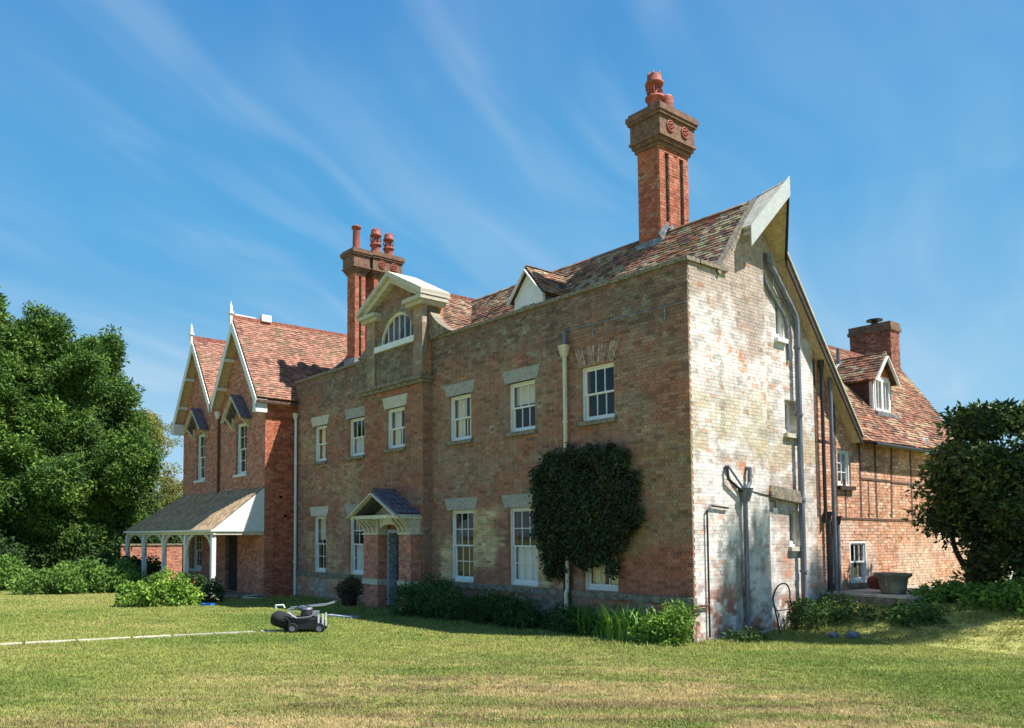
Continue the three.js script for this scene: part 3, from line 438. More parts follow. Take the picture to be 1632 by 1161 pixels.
{
  // end gable: the front part stands slightly proud of the rear part
  const holesB = [rect(3.72, 4.2, 4.3, 5.08), rect(3.78, 4.34, 1.74, 2.56), rect(3.44, 3.74, 6.44, 7.4)];
  const w1 = part(house, 'gable_wall'), p1 = [[0, -0.15], [2.8, -0.15], [2.8, 9.1], [2.65, 9.3], [1.15, TOP], [0, TOP]];
  mesh(w1, 'wall_core', slab(p1.map(q => [Math.max(0.06, q[0]), q[1]]), [], [-0.001, 0, 0], [0, 0, -1], [1, 0, 0], 0.34), gableBack);
  brickwork(w1, { poly: p1.map(q => [Math.max(0.022, q[0]), q[1]]), O: [0, 0, 0], U: [0, 0, -1], N: [1, 0, 0], mat: gableMat, colour: gableTone, seed: 51, proud: 0.0025, jit: 0.0016, single: (u, v) => v > 1.0 && v < 2.3 && u < 1.4 });
  const w2 = part(house, 'gable_wall'), p2 = [[2.8, -0.15], [5.02, -0.15], [5.02, RY - SB * (5.02 + RZ) - 0.1], [2.8, RY - SB * 0.15 - 0.1]];
  mesh(w2, 'wall_core', slab(p2, holesB, [-0.101, 0, 0], [0, 0, -1], [1, 0, 0], 0.3), gableBack);
  brickwork(w2, { poly: p2, holes: holesB, O: [-0.1, 0, 0], U: [0, 0, -1], N: [1, 0, 0], mat: gableMat, colour: gableTone, seed: 52, proud: 0.0025, jit: 0.0016 });
  for (const [z0, z1, y0, y1] of [[3.72, 4.2, 4.3, 5.08], [3.78, 4.34, 1.74, 2.56]]) sash(house, { pos: [-0.1, y0, -(z0 + z1) / 2], ry: Math.PI / 2, w: z1 - z0 - 0.004, h: y1 - y0 - 0.004, cols: 2, rows: 1, sillMat: MAT.paleStone, inset: 0.14, single: true });
  sash(house, { pos: [-0.1, 6.44, -3.59], ry: Math.PI / 2, w: 0.296, h: 0.956, cols: 1, rows: 1, sillMat: MAT.white, inset: 0.03, single: true });
  // roof
  const lf = Math.hypot(1, SF), S1 = [0, SF / lf, -1 / lf], N1 = [0, 1 / lf, SF / lf], LF = 2.35 * lf, O1 = [0, RY - 2.35 * SF, -0.3];
  const roof = part(house, 'roof');
  mesh(roof, 'roof_deck', slab(rect(X, -0.03, 0, LF), [], O1, [1, 0, 0], N1, 0.08, S1), MAT.deck);
  tiles(roof, { poly: rect(X, -0.12, 0.4, LF), O: O1, U: [1, 0, 0], S: S1, N: N1, mat: tileMat, colour: oldTile, seed: 61, single: (u, v) => u > -2.1 && u < -0.12 && v > 1.75 && v < 3.9 });
  mesh(roof, 'verge_coping', slab(rect(-0.12, 0.06, 1.2, LF - 0.02), [], [O1[0], O1[1] + N1[1] * 0.085, O1[2] + N1[2] * 0.085], [1, 0, 0], N1, 0.09, S1), MAT.oldStone);
  const zE = -6.9, yE = RY - SB * (RZ - zE); mesh(roof, 'rear_slope', plate([[0.12, yE, zE], [X, yE, zE], [X, RY, RZ], [-0.3, RY, RZ], [-0.3, RY - SB * 0.9, RZ - 0.9], [0.12, RY - SB * 0.9, RZ - 0.9]], 0.09), MAT.deck);
  for (let k = 0; k < 50; k++) { const x = -0.45 - k * 0.31; const g = new THREE.CylinderGeometry(0.11, 0.11, 0.3, 8, 1, false, -Math.PI / 2, Math.PI); g.rotateX(Math.PI / 2); g.rotateY(Math.PI / 2); g.translate(x, RY - 0.02, RZ); mesh(roof, 'ridge_tile', g, k % 3 ? ridgeA : ridgeB); }
  // verge that flares out to a point over the gable
  const T = [0.74, 9.55, -2.62], A = [0.26, 8.47, -1.9], B = [0.12, RY - SB * 0.9, RZ - 0.9], fl = part(house, 'flared_verge');
  mesh(fl, 'verge_top', plate([[-0.1, RY - SF * 0.75 + 0.11, -1.9], [A[0], A[1] + 0.11, A[2]], [T[0], T[1] + 0.06, T[2]], [0.1, RY + 0.13, RZ]], 0.08), MAT.paleStone);
  mesh(fl, 'verge_top', plate([[-0.36, RY + 0.03, RZ], [T[0], T[1] + 0.05, T[2]], [B[0] + 0.02, B[1] + 0.03, B[2]], [-0.36, B[1] + 0.03, B[2]]], 0.06), MAT.deck);
  mesh(fl, 'soffit', plate([[-0.3, RY - SF * 0.75 - 0.06, -1.9], [A[0] - 0.03, A[1] - 0.06, A[2]], [T[0] - 0.03, T[1] - 0.1, T[2]], [-0.3, RY - 0.1, RZ]], 0.03), MAT.soffit);
  mesh(fl, 'soffit', plate([[-0.3, RY - 0.12, RZ], [T[0] - 0.03, T[1] - 0.1, T[2]], [B[0] - 0.02, B[1] - 0.1, B[2]], [-0.3, B[1] - 0.1, B[2]]], 0.03), MAT.soffit);
  mesh(fl, 'bargeboard', plate([[A[0], A[1] - 0.36, A[2]], [T[0], T[1] - 0.34, T[2]], [T[0], T[1] + 0.1, T[2]], [A[0], A[1] + 0.1, A[2]]].reverse(), 0.04), MAT.white);
  mesh(fl, 'bargeboard', plate([[T[0] + 0.01, T[1] - 0.24, T[2]], [B[0] + 0.03, B[1] - 0.26, B[2]], [B[0] + 0.03, B[1] + 0.05, B[2]], [T[0] + 0.01, T[1] + 0.05, T[2]]], 0.03), MAT.darkWood);
  mesh(house, 'bargeboard', plate([[0.14, B[1] - 0.24, B[2]], [0.14, yE - 0.2, zE], [0.14, yE + 0.03, zE], [0.14, B[1] + 0.03, B[2]]], 0.03), MAT.darkWood);
  mesh(house, 'soffit', plate([[-0.2, B[1] - 0.11, B[2]], [0.1, B[1] - 0.11, B[2]], [0.1, yE - 0.11, zE], [-0.2, yE - 0.11, zE]], 0.025), MAT.soffit);
  mesh(house, 'undercloak', bar([0.12, B[1] + 0.03, B[2]], [0.12, yE + 0.03, zE], 0.1, 0.03), MAT.cream);
  // hidden sides that close the house
  mesh(house, 'rear_wall', box(X, -0.45, -0.1, yE, -6.9, -6.6), MAT.plaster); mesh(house, 'side_wall', slab([[-6.9, -0.1], [-0.35, -0.1], [-0.35, 7.4], [RZ, RY - 0.15], [-6.9, yE - 0.1]], [], [X + 0.3, 0, 0], [0, 0, 1], [-1, 0, 0], 0.28), MAT.plaster);
  mesh(house, 'floor', box(X + 0.3, -0.35, 3.55, 3.75, -6.6, -0.36), MAT.plaster); mesh(house, 'floor', box(X + 0.3, -0.35, -0.1, 0.25, -6.6, -0.36), MAT.plaster);
  // cross roof behind the pediment
  const cr = part(house, 'cross_roof'), cy = 9.36, cx = -9.62, sl = 1.1, ln = Math.hypot(1, sl), wid = 1.75;
  for (const s of [-1, 1]) {
    const U = s > 0 ? [0, 0, -1] : [0, 0, 1], S = [-s / ln, sl / ln, 0], N = [s * sl / ln, 1 / ln, 0], O = [cx + s * wid, cy - sl * wid, 0], po = s > 0 ? rect(0.3, 2.9, 0, wid * ln) : rect(-2.9, -0.3, 0, wid * ln);
    mesh(cr, 'roof_deck', slab(po, [], O, U, N, 0.06, S), MAT.deck); tiles(cr, { poly: po, O, U, S, N, mat: tileMat, colour: oldTile, seed: 66 + s });
  }
  mesh(cr, 'ridge', bar([cx, cy + 0.05, -0.3], [cx, cy + 0.05, -2.75], 0.16, 0.1), ridgeA);
  // gabled dormer behind the parapet
  const dm = part(house, 'dormer'), dx = -5.36, dz = -0.9, dh = 0.52, dy = 7.05, de = 8.28, da = 8.95;
  mesh(dm, 'dormer_front', slab([[dx - dh, dy], [dx + dh, dy], [dx + dh, de], [dx, da - 0.04], [dx - dh, de]], [rect(dx - 0.3, dx + 0.3, 7.3, 8.05)], [0, 0, dz], [1, 0, 0], [0, 0, 1], 0.08), MAT.white);
  for (const s of [-1, 1]) { mesh(dm, 'cheek', plate([[dx + s * (dh - 0.01), dy, dz - 0.08], [dx + s * (dh - 0.01), de, dz - 0.08], [dx + s * (dh - 0.01), de, -1.85], [dx + s * (dh - 0.01), dy, -1.3]], 0.04), MAT.slate);
    const q = [[dx + s * (dh + 0.12), de - 0.12, dz + 0.1], [dx, da, dz + 0.1], [dx, da, -2.35], [dx + s * (dh + 0.12), de - 0.12, -1.8]]; mesh(dm, 'dormer_slope', plate(s > 0 ? q : [...q].reverse(), 0.05), MAT.deck);
    const L = Math.hypot(dh + 0.12, da - de + 0.12), S = [-s * (dh + 0.12) / L, (da - de + 0.12) / L, 0], N = [s * S[1], Math.abs(S[0]), 0]; tiles(dm, { poly: s > 0 ? [[0, 0], [1.95, 0], [2.5, L], [0, L]] : [[0, 0], [-1.95, 0], [-2.5, L], [0, L]], O: [dx + s * (dh + 0.12), de - 0.12, dz + 0.1], U: s > 0 ? [0, 0, -1] : [0, 0, 1], S, N, mat: tileMat, colour: oldTile, seed: 70 + s });
    mesh(dm, 'bargeboard', bar([dx + s * (dh + 0.12), de - 0.17, dz + 0.11], [dx, da - 0.05, dz + 0.11], 0.03, 0.12), MAT.white); }
  const dw = part(dm, 'dormer_window'); mesh(dw, 'frame', boxes([[dx - 0.3, dx - 0.25, 7.3, 8.05, dz - 0.07, dz + 0.02], [dx + 0.25, dx + 0.3, 7.3, 8.05, dz - 0.07, dz + 0.02], [dx - 0.25, dx + 0.25, 8.0, 8.05, dz - 0.07, dz + 0.018], [dx - 0.02, dx + 0.02, 7.3, 8.0, dz - 0.06, dz + 0.016], [dx - 0.25, dx + 0.25, 7.66, 7.7, dz - 0.06, dz + 0.014]]), MAT.white); for (const s of [-1, 1]) { const g = new THREE.PlaneGeometry(0.24, 0.72); g.translate(dx + s * 0.13, 7.66, dz - 0.03); mesh(dw, 'pane', g, MAT.glass); }
  // chimneys
  const big = stack(house, { x0: -2.98, x1: -2.34, z0: -3.55, z1: -2.38, yb: 8.9, ys: 11.5, yt: 12.5, seed: 80 });
  tallPot(big, -2.66, 12.48, -2.68, 1); { const p = part(big, 'chimney_pot'); lathe(p, 'pot_body', [[0.2, -0.15], [0.19, 0.16], [0.2, 0.34], [0.15, 0.41], [0.06, 0.44]], -2.6, 12.62, -3.05, MAT.terracotta); }
  mesh(big, 'lead_flashing', mergeGeometries([box(-3.05, -2.3, 8.85, 9.2, -2.4, -2.345), bar([-2.31, 9.16, -2.36], [-2.31, 9.5, -2.68], 0.03, 0.3), bar([-2.31, 9.5, -2.68], [-2.31, 9.0, -3.1], 0.03, 0.3)]), MAT.lead);
  const a = stack(house, { x0: -14.85, x1: -14.35, z0: -1.72, z1: -1.28, yb: 7.2, ys: 11.35, yt: 12.2, slots: 1, seed: 90, rosettes: 0 }); roundPot(a, -14.6, 12.18, -1.5, 0.95, 0.14);
  const b = stack(house, { x0: -14.95, x1: -14.36, z0: -3.15, z1: -2.1, yb: 7.5, ys: 11.35, yt: 12.25, slots: 2, seed: 95 }); tallPot(b, -14.62, 12.23, -2.35, 0.95); tallPot(b, -14.62, 12.23, -2.92, 0.9);
  mesh(a, 'lead_flashing', boxes([[-14.95, -14.25, 7.15, 8.28, -1.86, -1.2], [-15.6, -14.955, 7.15, 7.98, -1.86, -1.2]]), MAT.lead);
}
// ---------------------------------------------------------------- fittings on the main house
{
  const hop = (p, x, y, z, m, s = 1) => { const g = new THREE.CylinderGeometry(0.13 * s, 0.07 * s, 0.22 * s, 4); g.rotateY(Math.PI / 4); g.translate(x, y, z); return mesh(p, 'hopper', g, m); };
  const clips = (p, x, z, ys, r, m, n = [0, 0, 1]) => { for (const y of ys) { const g = new THREE.CylinderGeometry(r * 1.35, r * 1.35, 0.05, 10); g.translate(x, y, z); mesh(p, 'pipe_clip', g, m); } };
  const d1 = part(house, 'downpipe'); mesh(d1, 'pipe', tube([[-16.08, 6.2, 0.1], [-16.08, -0.05, 0.1]], 0.05), MAT.white); hop(d1, -16.08, 6.28, 0.12, MAT.white); clips(d1, -16.08, 0.1, [1.1, 3, 4.6], 0.05, MAT.white);
  const d2 = part(house, 'downpipe'); mesh(d2, 'pipe', tube([[-3.2, 6.2, 0.11], [-3.2, 0.8, 0.11], [-3.2, 0.7, 0.16], [-3.2, -0.05, 0.16]], 0.05), MAT.cream); mesh(d2, 'outlet', tube([[-3.2, 6.75, -0.02], [-3.2, 6.7, 0.11], [-3.2, 6.3, 0.11]], 0.045), MAT.pipeGrey); hop(d2, -3.2, 6.24, 0.12, MAT.cream, 1.2); clips(d2, -3.2, 0.11, [4.6, 2.4, 1.2], 0.05, MAT.cream);
  const d3 = part(house, 'soil_pipe'); mesh(d3, 'pipe', tube([[0.0, 8.25, -3.0], [0.02, 8.05, -3.02], [0.02, 7.05, -4.06], [0.02, 6.85, -4.12], [0.02, 0.2, -4.12]], 0.065, 12), MAT.pipeGrey); mesh(d3, 'vent_pipe', tube([[-0.06, 7.75, -2.95], [-0.06, 7.6, -3.0], [-0.06, 6.95, -3.78], [-0.06, 6.75, -3.86], [-0.06, 6.0, -3.9]], 0.035), MAT.pipeGrey); clips(d3, 0.02, -4.12, [6.3, 4.75, 2.8, 1.2], 0.065, MAT.pipeGrey);
  const d4 = part(house, 'waste_pipe'); mesh(d4, 'pipe', tube([[0.09, 2.75, -1.72], [0.09, -0.05, -1.72]], 0.05), MAT.pipeGrey); hop(d4, 0.1, 2.85, -1.72, MAT.pipeGrey, 1.25); mesh(d4, 'branch', tube([[0, 3.38, -1.12], [0.07, 3.38, -1.12], [0.08, 3.15, -1.14], [0.09, 2.92, -1.6]], 0.03), MAT.pipeBlack); mesh(d4, 'branch', tube([[0, 3.42, -1.16], [0.06, 3.42, -1.18], [0.08, 3.0, -1.66]], 0.022), MAT.pipeGrey); mesh(d4, 'branch', tube([[0, 3.42, -1.92], [0.09, 3.4, -1.92], [0.09, 3.1, -1.9], [0.09, 2.95, -1.78]], 0.045), MAT.pipeGrey);
  const d5 = part(house, 'waste_pipe'); mesh(d5, 'pipe', tube([[0.05, 2.56, -1.15], [0.05, 2.6, -0.55], [0.05, 2.5, -0.42], [0.05, 0.0, -0.42]], 0.02), MAT.pipeBlack); mesh(d5, 'branch', tube([[0.05, 0.62, 0.0], [0.05, 0.62, -0.42]], 0.022), MAT.timber);
  mesh(house, 'wall_cable', tube([[-0.0, 2.97, -1.85], [0.012, 2.9, -2.4], [0.012, 2.86, -2.78]], 0.012, 6), MAT.pipeBlack); mesh(house, 'wall_cable', tube([[-0.14, 2.62, -4.3], [-0.14, 2.6, -5.0]], 0.012, 6), MAT.pipeBlack);
  mesh(house, 'hood_beam', mergeGeometries([bar([0.0, 2.9, -2.8], [0.0, 2.78, -4.22], 0.14, 0.12), bar([0.02, 2.98, -2.8], [0.02, 2.86, -4.22], 0.24, 0.03)]), MAT.oldStone);
  const lamp = part(house, 'wall_lamp'); mesh(lamp, 'bracket', tube([[0, 2.75, -2.86], [0.1, 2.75, -2.86], [0.1, 2.62, -2.86]], 0.012, 6), MAT.pipeBlack); { const g = new THREE.CylinderGeometry(0.05, 0.035, 0.14, 8); g.translate(0.1, 2.52, -2.86); mesh(lamp, 'lantern', g, MAT.white); }
}
// ---------------------------------------------------------------- gabled wing on the far side
const WX0 = -24.05, WX1 = -16.29, WZ = 1.2;
const wing = thing('gabled_wing', 'red brick wing with two steep tiled gables, white bargeboards and tall narrow windows', 'house wing');
{
  const ey = 6.98, gw = (WX1 - WX0) / 2, c1 = WX1 - gw / 2, c2 = WX0 + gw / 2, xm = (WX0 + WX1) / 2, ay = 9.9, sl = (ay - ey) / (gw / 2);
  const wins = [[c1 - 0.02, 0.92], [c2 - 0.02, 0.92]], holes = wins.map(([c, w]) => rect(c - w / 2, c + w / 2, 4.3, 6.22));
  holes.push(rect(-19.6, -18.5, 0, 2.1), rect(-22.9, -21.9, 0.7, 2.2));
  const poly = [[WX0, -0.15], [WX1, -0.15], [WX1, ey], [c1, ay], [xm, ey], [c2, ay], [WX0, ey]];
  const wall = part(wing, 'front_wall'); mesh(wall, 'wall_core', slab(poly, holes, [0, 0, WZ - 0.008], [1, 0, 0], [0, 0, 1], 0.32), mortarMat);
  brickwork(wall, { poly, holes, O: [0, 0, WZ], U: [1, 0, 0], N: [0, 0, 1], mat: brickMat, colour: redTone, seed: 101 });
  const side = part(wing, 'side_wall'); mesh(side, 'wall_core', box(WX1 - 0.32, WX1 - 0.01, -0.15, ey + 0.3, -0.3, WZ - 0.33), mortarMat);
  mesh(side, 'wall_core', box(WX1 - 0.05, WX1 - 0.01, -0.15, ey, -0.2, WZ - 0.02), mortarMat);
  brickwork(side, { poly: rect(-WZ, 0.05, -0.15, ey + 0.2), O: [WX1, 0, 0], U: [0, 0, -1], N: [1, 0, 0], mat: brickMat, colour: pick([lin(206, 122, 92), lin(196, 108, 80), lin(214, 136, 104)]), seed: 102 });
  mesh(wing, 'side_wall', box(WX0, WX0 + 0.3, -0.1, ey, -7, WZ - 0.33), mortarMat); mesh(wing, 'rear_wall', box(WX0, WX1 - 0.35, -0.1, ey, -7.3, -7.0), mortarMat); mesh(wing, 'floor', box(WX0 + 0.3, WX1 - 0.35, 3.3, 3.5, -7, WZ - 0.33), MAT.plaster);
  for (const [c, w] of wins) {
    sash(wing, { pos: [c, 4.3, WZ], w: w - 0.004, h: 1.916, cols: 2, rows: 2, sillMat: MAT.white });
    const hood = part(wing, 'window_hood');
    for (const s of [-1, 1]) { const q = [[c + s * 0.92, 6.3, WZ + 0.42], [c, 7.25, WZ + 0.42], [c, 7.25, WZ], [c + s * 0.92, 6.3, WZ]]; mesh(hood, 'slate_slope', plate(s > 0 ? q : q.reverse(), 0.06), MAT.slate); mesh(hood, 'bracket', mergeGeometries([bar([c + s * 0.66, 6.05, WZ + 0.05], [c + s * 0.66, 6.42, WZ + 0.36], 0.07), bar([c + s * 0.66, 6.0, WZ + 0.04], [c + s * 0.66, 6.45, WZ + 0.04], 0.08)]), MAT.cream); mesh(hood, 'bargeboard', bar([c + s * 0.86, 6.28, WZ + 0.4], [c, 7.14, WZ + 0.4], 0.04, 0.12), MAT.cream); }
  }
  const gd = sash(wing, { pos: [-22.4, 0.7, WZ], w: 0.99, h: 1.49, cols: 3, rows: 2, sillMat: MAT.white }); const fd = part(wing, 'door'); mesh(fd, 'door_leaf', box(-19.59, -18.51, 0, 2.09, WZ - 0.2, WZ - 0.14), MAT.darkWood);
  const dp = part(wing, 'downpipe'); mesh(dp, 'pipe', tube([[xm, 6.6, WZ + 0.08], [xm, 3.7, WZ + 0.08]], 0.05), MAT.timber); { const g = new THREE.CylinderGeometry(0.16, 0.08, 0.26, 4); g.rotateY(Math.PI / 4); g.translate(xm, 6.72, WZ + 0.12); mesh(dp, 'hopper', g, MAT.white); }
  // two parallel roofs
  const ln = Math.hypot(1, sl), zf = WZ + 0.42, zb = -7.3, ov = 0.2;
  for (const [c, k] of [[c1, 0], [c2, 1]]) for (const s of [-1, 1]) {
    const outer = (k === 0) === (s > 0), w = gw / 2 + (outer ? ov : 0), top = ay + 0.16, roof = part(wing, 'roof');
    const U = s > 0 ? [0, 0, -1] : [0, 0, 1], S = [-s / ln, sl / ln, 0], N = [s * sl / ln, 1 / ln, 0], O = [c + s * w, top - sl * w, 0], po = s > 0 ? rect(-zf, -zb, 0, w * ln) : rect(zb, zf, 0, w * ln);
    mesh(roof, 'roof_deck', slab(po, [], O, U, N, 0.07, S), MAT.deck); tiles(roof, { poly: po, O, U, S, N, mat: tileMat, colour: pinkTile, seed: 110 + k * 3 + s });
    mesh(wing, 'soffit', plate((s > 0 ? [[c + w, top - sl * w - 0.13, WZ], [c + w, top - sl * w - 0.13, zf - 0.05], [c, top - 0.13, zf - 0.05], [c, top - 0.13, WZ]] : [[c - w, top - sl * w - 0.13, zf - 0.05], [c - w, top - sl * w - 0.13, WZ], [c, top - 0.13, WZ], [c, top - 0.13, zf - 0.05]]), 0.03), MAT.soffit);
    const wb = w - (outer ? 0 : 0.05); mesh(wing, 'bargeboard', plate([[c, top - 0.4, zf + 0.02], [c, top - 0.02, zf + 0.02], [c + s * wb, top - 0.02 - sl * wb, zf + 0.02], [c + s * wb, top - 0.4 - sl * wb, zf + 0.02]], 0.035), MAT.white);
    for (const t of [0.38, 0.72]) mesh(wing, 'verge_bracket', box(c + s * w * t - 0.05, c + s * w * t + 0.05, top - sl * w * t - 0.36, top - sl * w * t - 0.24, WZ, zf), MAT.white);
    if (outer) mesh(wing, 'verge_foot', box(Math.min(c + s * w, c + s * (w - 0.25)), Math.max(c + s * w, c + s * (w - 0.25)), top - sl * w - 0.5, top - sl * w - 0.05, WZ + 0.02, zf + 0.04), MAT.white);
  }
  for (const c of [c1, c2]) { mesh(wing, 'finial', mergeGeometries([box(c - 0.05, c + 0.05, ay - 0.1, ay + 0.62, zf, zf + 0.1), box(c - 0.085, c + 0.085, ay + 0.34, ay + 0.42, zf - 0.035, zf + 0.135)].concat([(() => { const g = new THREE.ConeGeometry(0.06, 0.22, 6).toNonIndexed(); g.translate(c, ay + 0.72, zf + 0.05); return g; })()])), MAT.white); mesh(wing, 'ridge', bar([c, ay + 0.2, zf], [c, ay + 0.2, zb], 0.2, 0.12), std({ color: hex(170, 104, 84), map: grainMap })); }
  { const g = [bar([c1, ay + 0.3, zf - 0.1], [c1, ay + 0.27, zf - 0.95], 0.14, 0.07), box(c1 - 0.12, c1 + 0.12, ay + 0.24, ay + 0.5, zf - 1.55, zf - 1.15)]; mesh(wing, 'ridge_flashing', mergeGeometries(g), MAT.white); }
  mesh(wing, 'gutter', box(WX1 + 0.19, WX1 + 0.3, ey - 0.32, ey - 0.22, 0.1, zf), MAT.timber); mesh(wing, 'eaves_board', box(WX1 + 0.01, WX1 + 0.185, ey - 0.32, ey - 0.28, 0.1, zf - 0.03), MAT.soffit);
}
// ---------------------------------------------------------------- veranda along the wing
{
  const v = thing('veranda', 'white-posted veranda with a corrugated lean-to roof along the red brick wing', 'veranda', [-21, 0, WZ]);
  const ox = -21, T = 3.74, E = 2.24, D = 1.9, xl = -25.75 - ox, xlt = -23.95 - ox, xr = -16.32 - ox;
  const nW = 66, pos = [], idx = [], cols = nW * 6, rows = 6; for (let j = 0; j <= rows; j++) for (let i = 0; i <= cols; i++) { const t = j / rows, x = (xl + (xlt - xl) * (1 - t)) + (xr - (xl + (xlt - xl) * (1 - t))) * i / cols; const wave = Math.sin((x - xr) / (9.4 / nW) * 2 * Math.PI) * 0.018; pos.push(x, T + (E - T) * t + wave * 0.8, D * t + 0.02 + wave * 0.6); }
  for (let j = 0; j < rows; j++) for (let i = 0; i < cols; i++) { const a = j * (cols + 1) + i; idx.push(a, a + cols + 1, a + 1, a + 1, a + cols + 1, a + cols + 2); }
  const g = new THREE.BufferGeometry(); g.setAttribute('position', new THREE.Float32BufferAttribute(pos, 3)); g.setIndex(idx); const g2 = metreUV(g);
  mesh(v, 'corrugated_roof', g2, MAT.zinc);
  mesh(v, 'hip_sheet', plate([[xlt, T, 0.02], [xl, E, 0.02], [xl, E, D + 0.02]], 0.02), MAT.zinc);
  mesh(v, 'end_board', slab([[-D - 0.02, E - 0.06], [-0.01, E - 0.06], [-0.01, T - 0.03], [-D - 0.02, E - 0.02]].map(p => [p[0], p[1]]), [], [xr + 0.03, 0, 0], [0, 0, -1], [1, 0, 0], 0.03), MAT.white);
  mesh(v, 'eaves_beam', box(xl + 0.05, xr, E - 0.17, E - 0.055, D - 0.14, D - 0.04), MAT.cream); mesh(v, 'gutter', box(xl, xr + 0.06, E - 0.06, E - 0.0, D - 0.02, D + 0.07), MAT.white); mesh(v, 'end_beam', box(xr - 0.1, xr - 0.01, E - 0.172, E - 0.062, 0.0, D - 0.141), MAT.cream);
  const px = [-25.6, -23.45, -21.15, -18.88, -16.45];
  for (const X0 of px) {
    const x = X0 - ox, p = part(v, 'post'); mesh(p, 'shaft', boxes([[x - 0.075, x + 0.075, -0.1, E - 0.172, D - 0.165, D - 0.015], [x - 0.1, x + 0.1, -0.1, 0.14, D - 0.19, D + 0.01]]), MAT.white);
    for (const s of [-1, 1]) { if (X0 === -16.45 && s > 0) continue; if (X0 === -25.6 && s < 0) continue; const q = []; for (let k = 0; k <= 6; k++) { const a = k / 6 * Math.PI / 2; q.push([x + s * (0.06 + 0.62 * (1 - Math.cos(a))), E - 0.95 + 0.77 * Math.sin(a), D - 0.09]); } const gs = []; for (let k = 0; k < 6; k++) gs.push(bar(q[k], q[k + 1], 0.09, 0.07)); mesh(p, 'brace', mergeGeometries(gs), MAT.cream); }
  }
  mesh(v, 'floor_slab', box(xl + 0.2, xr, -0.14, -0.02, 0, D + 0.05), MAT.oldStone);
}
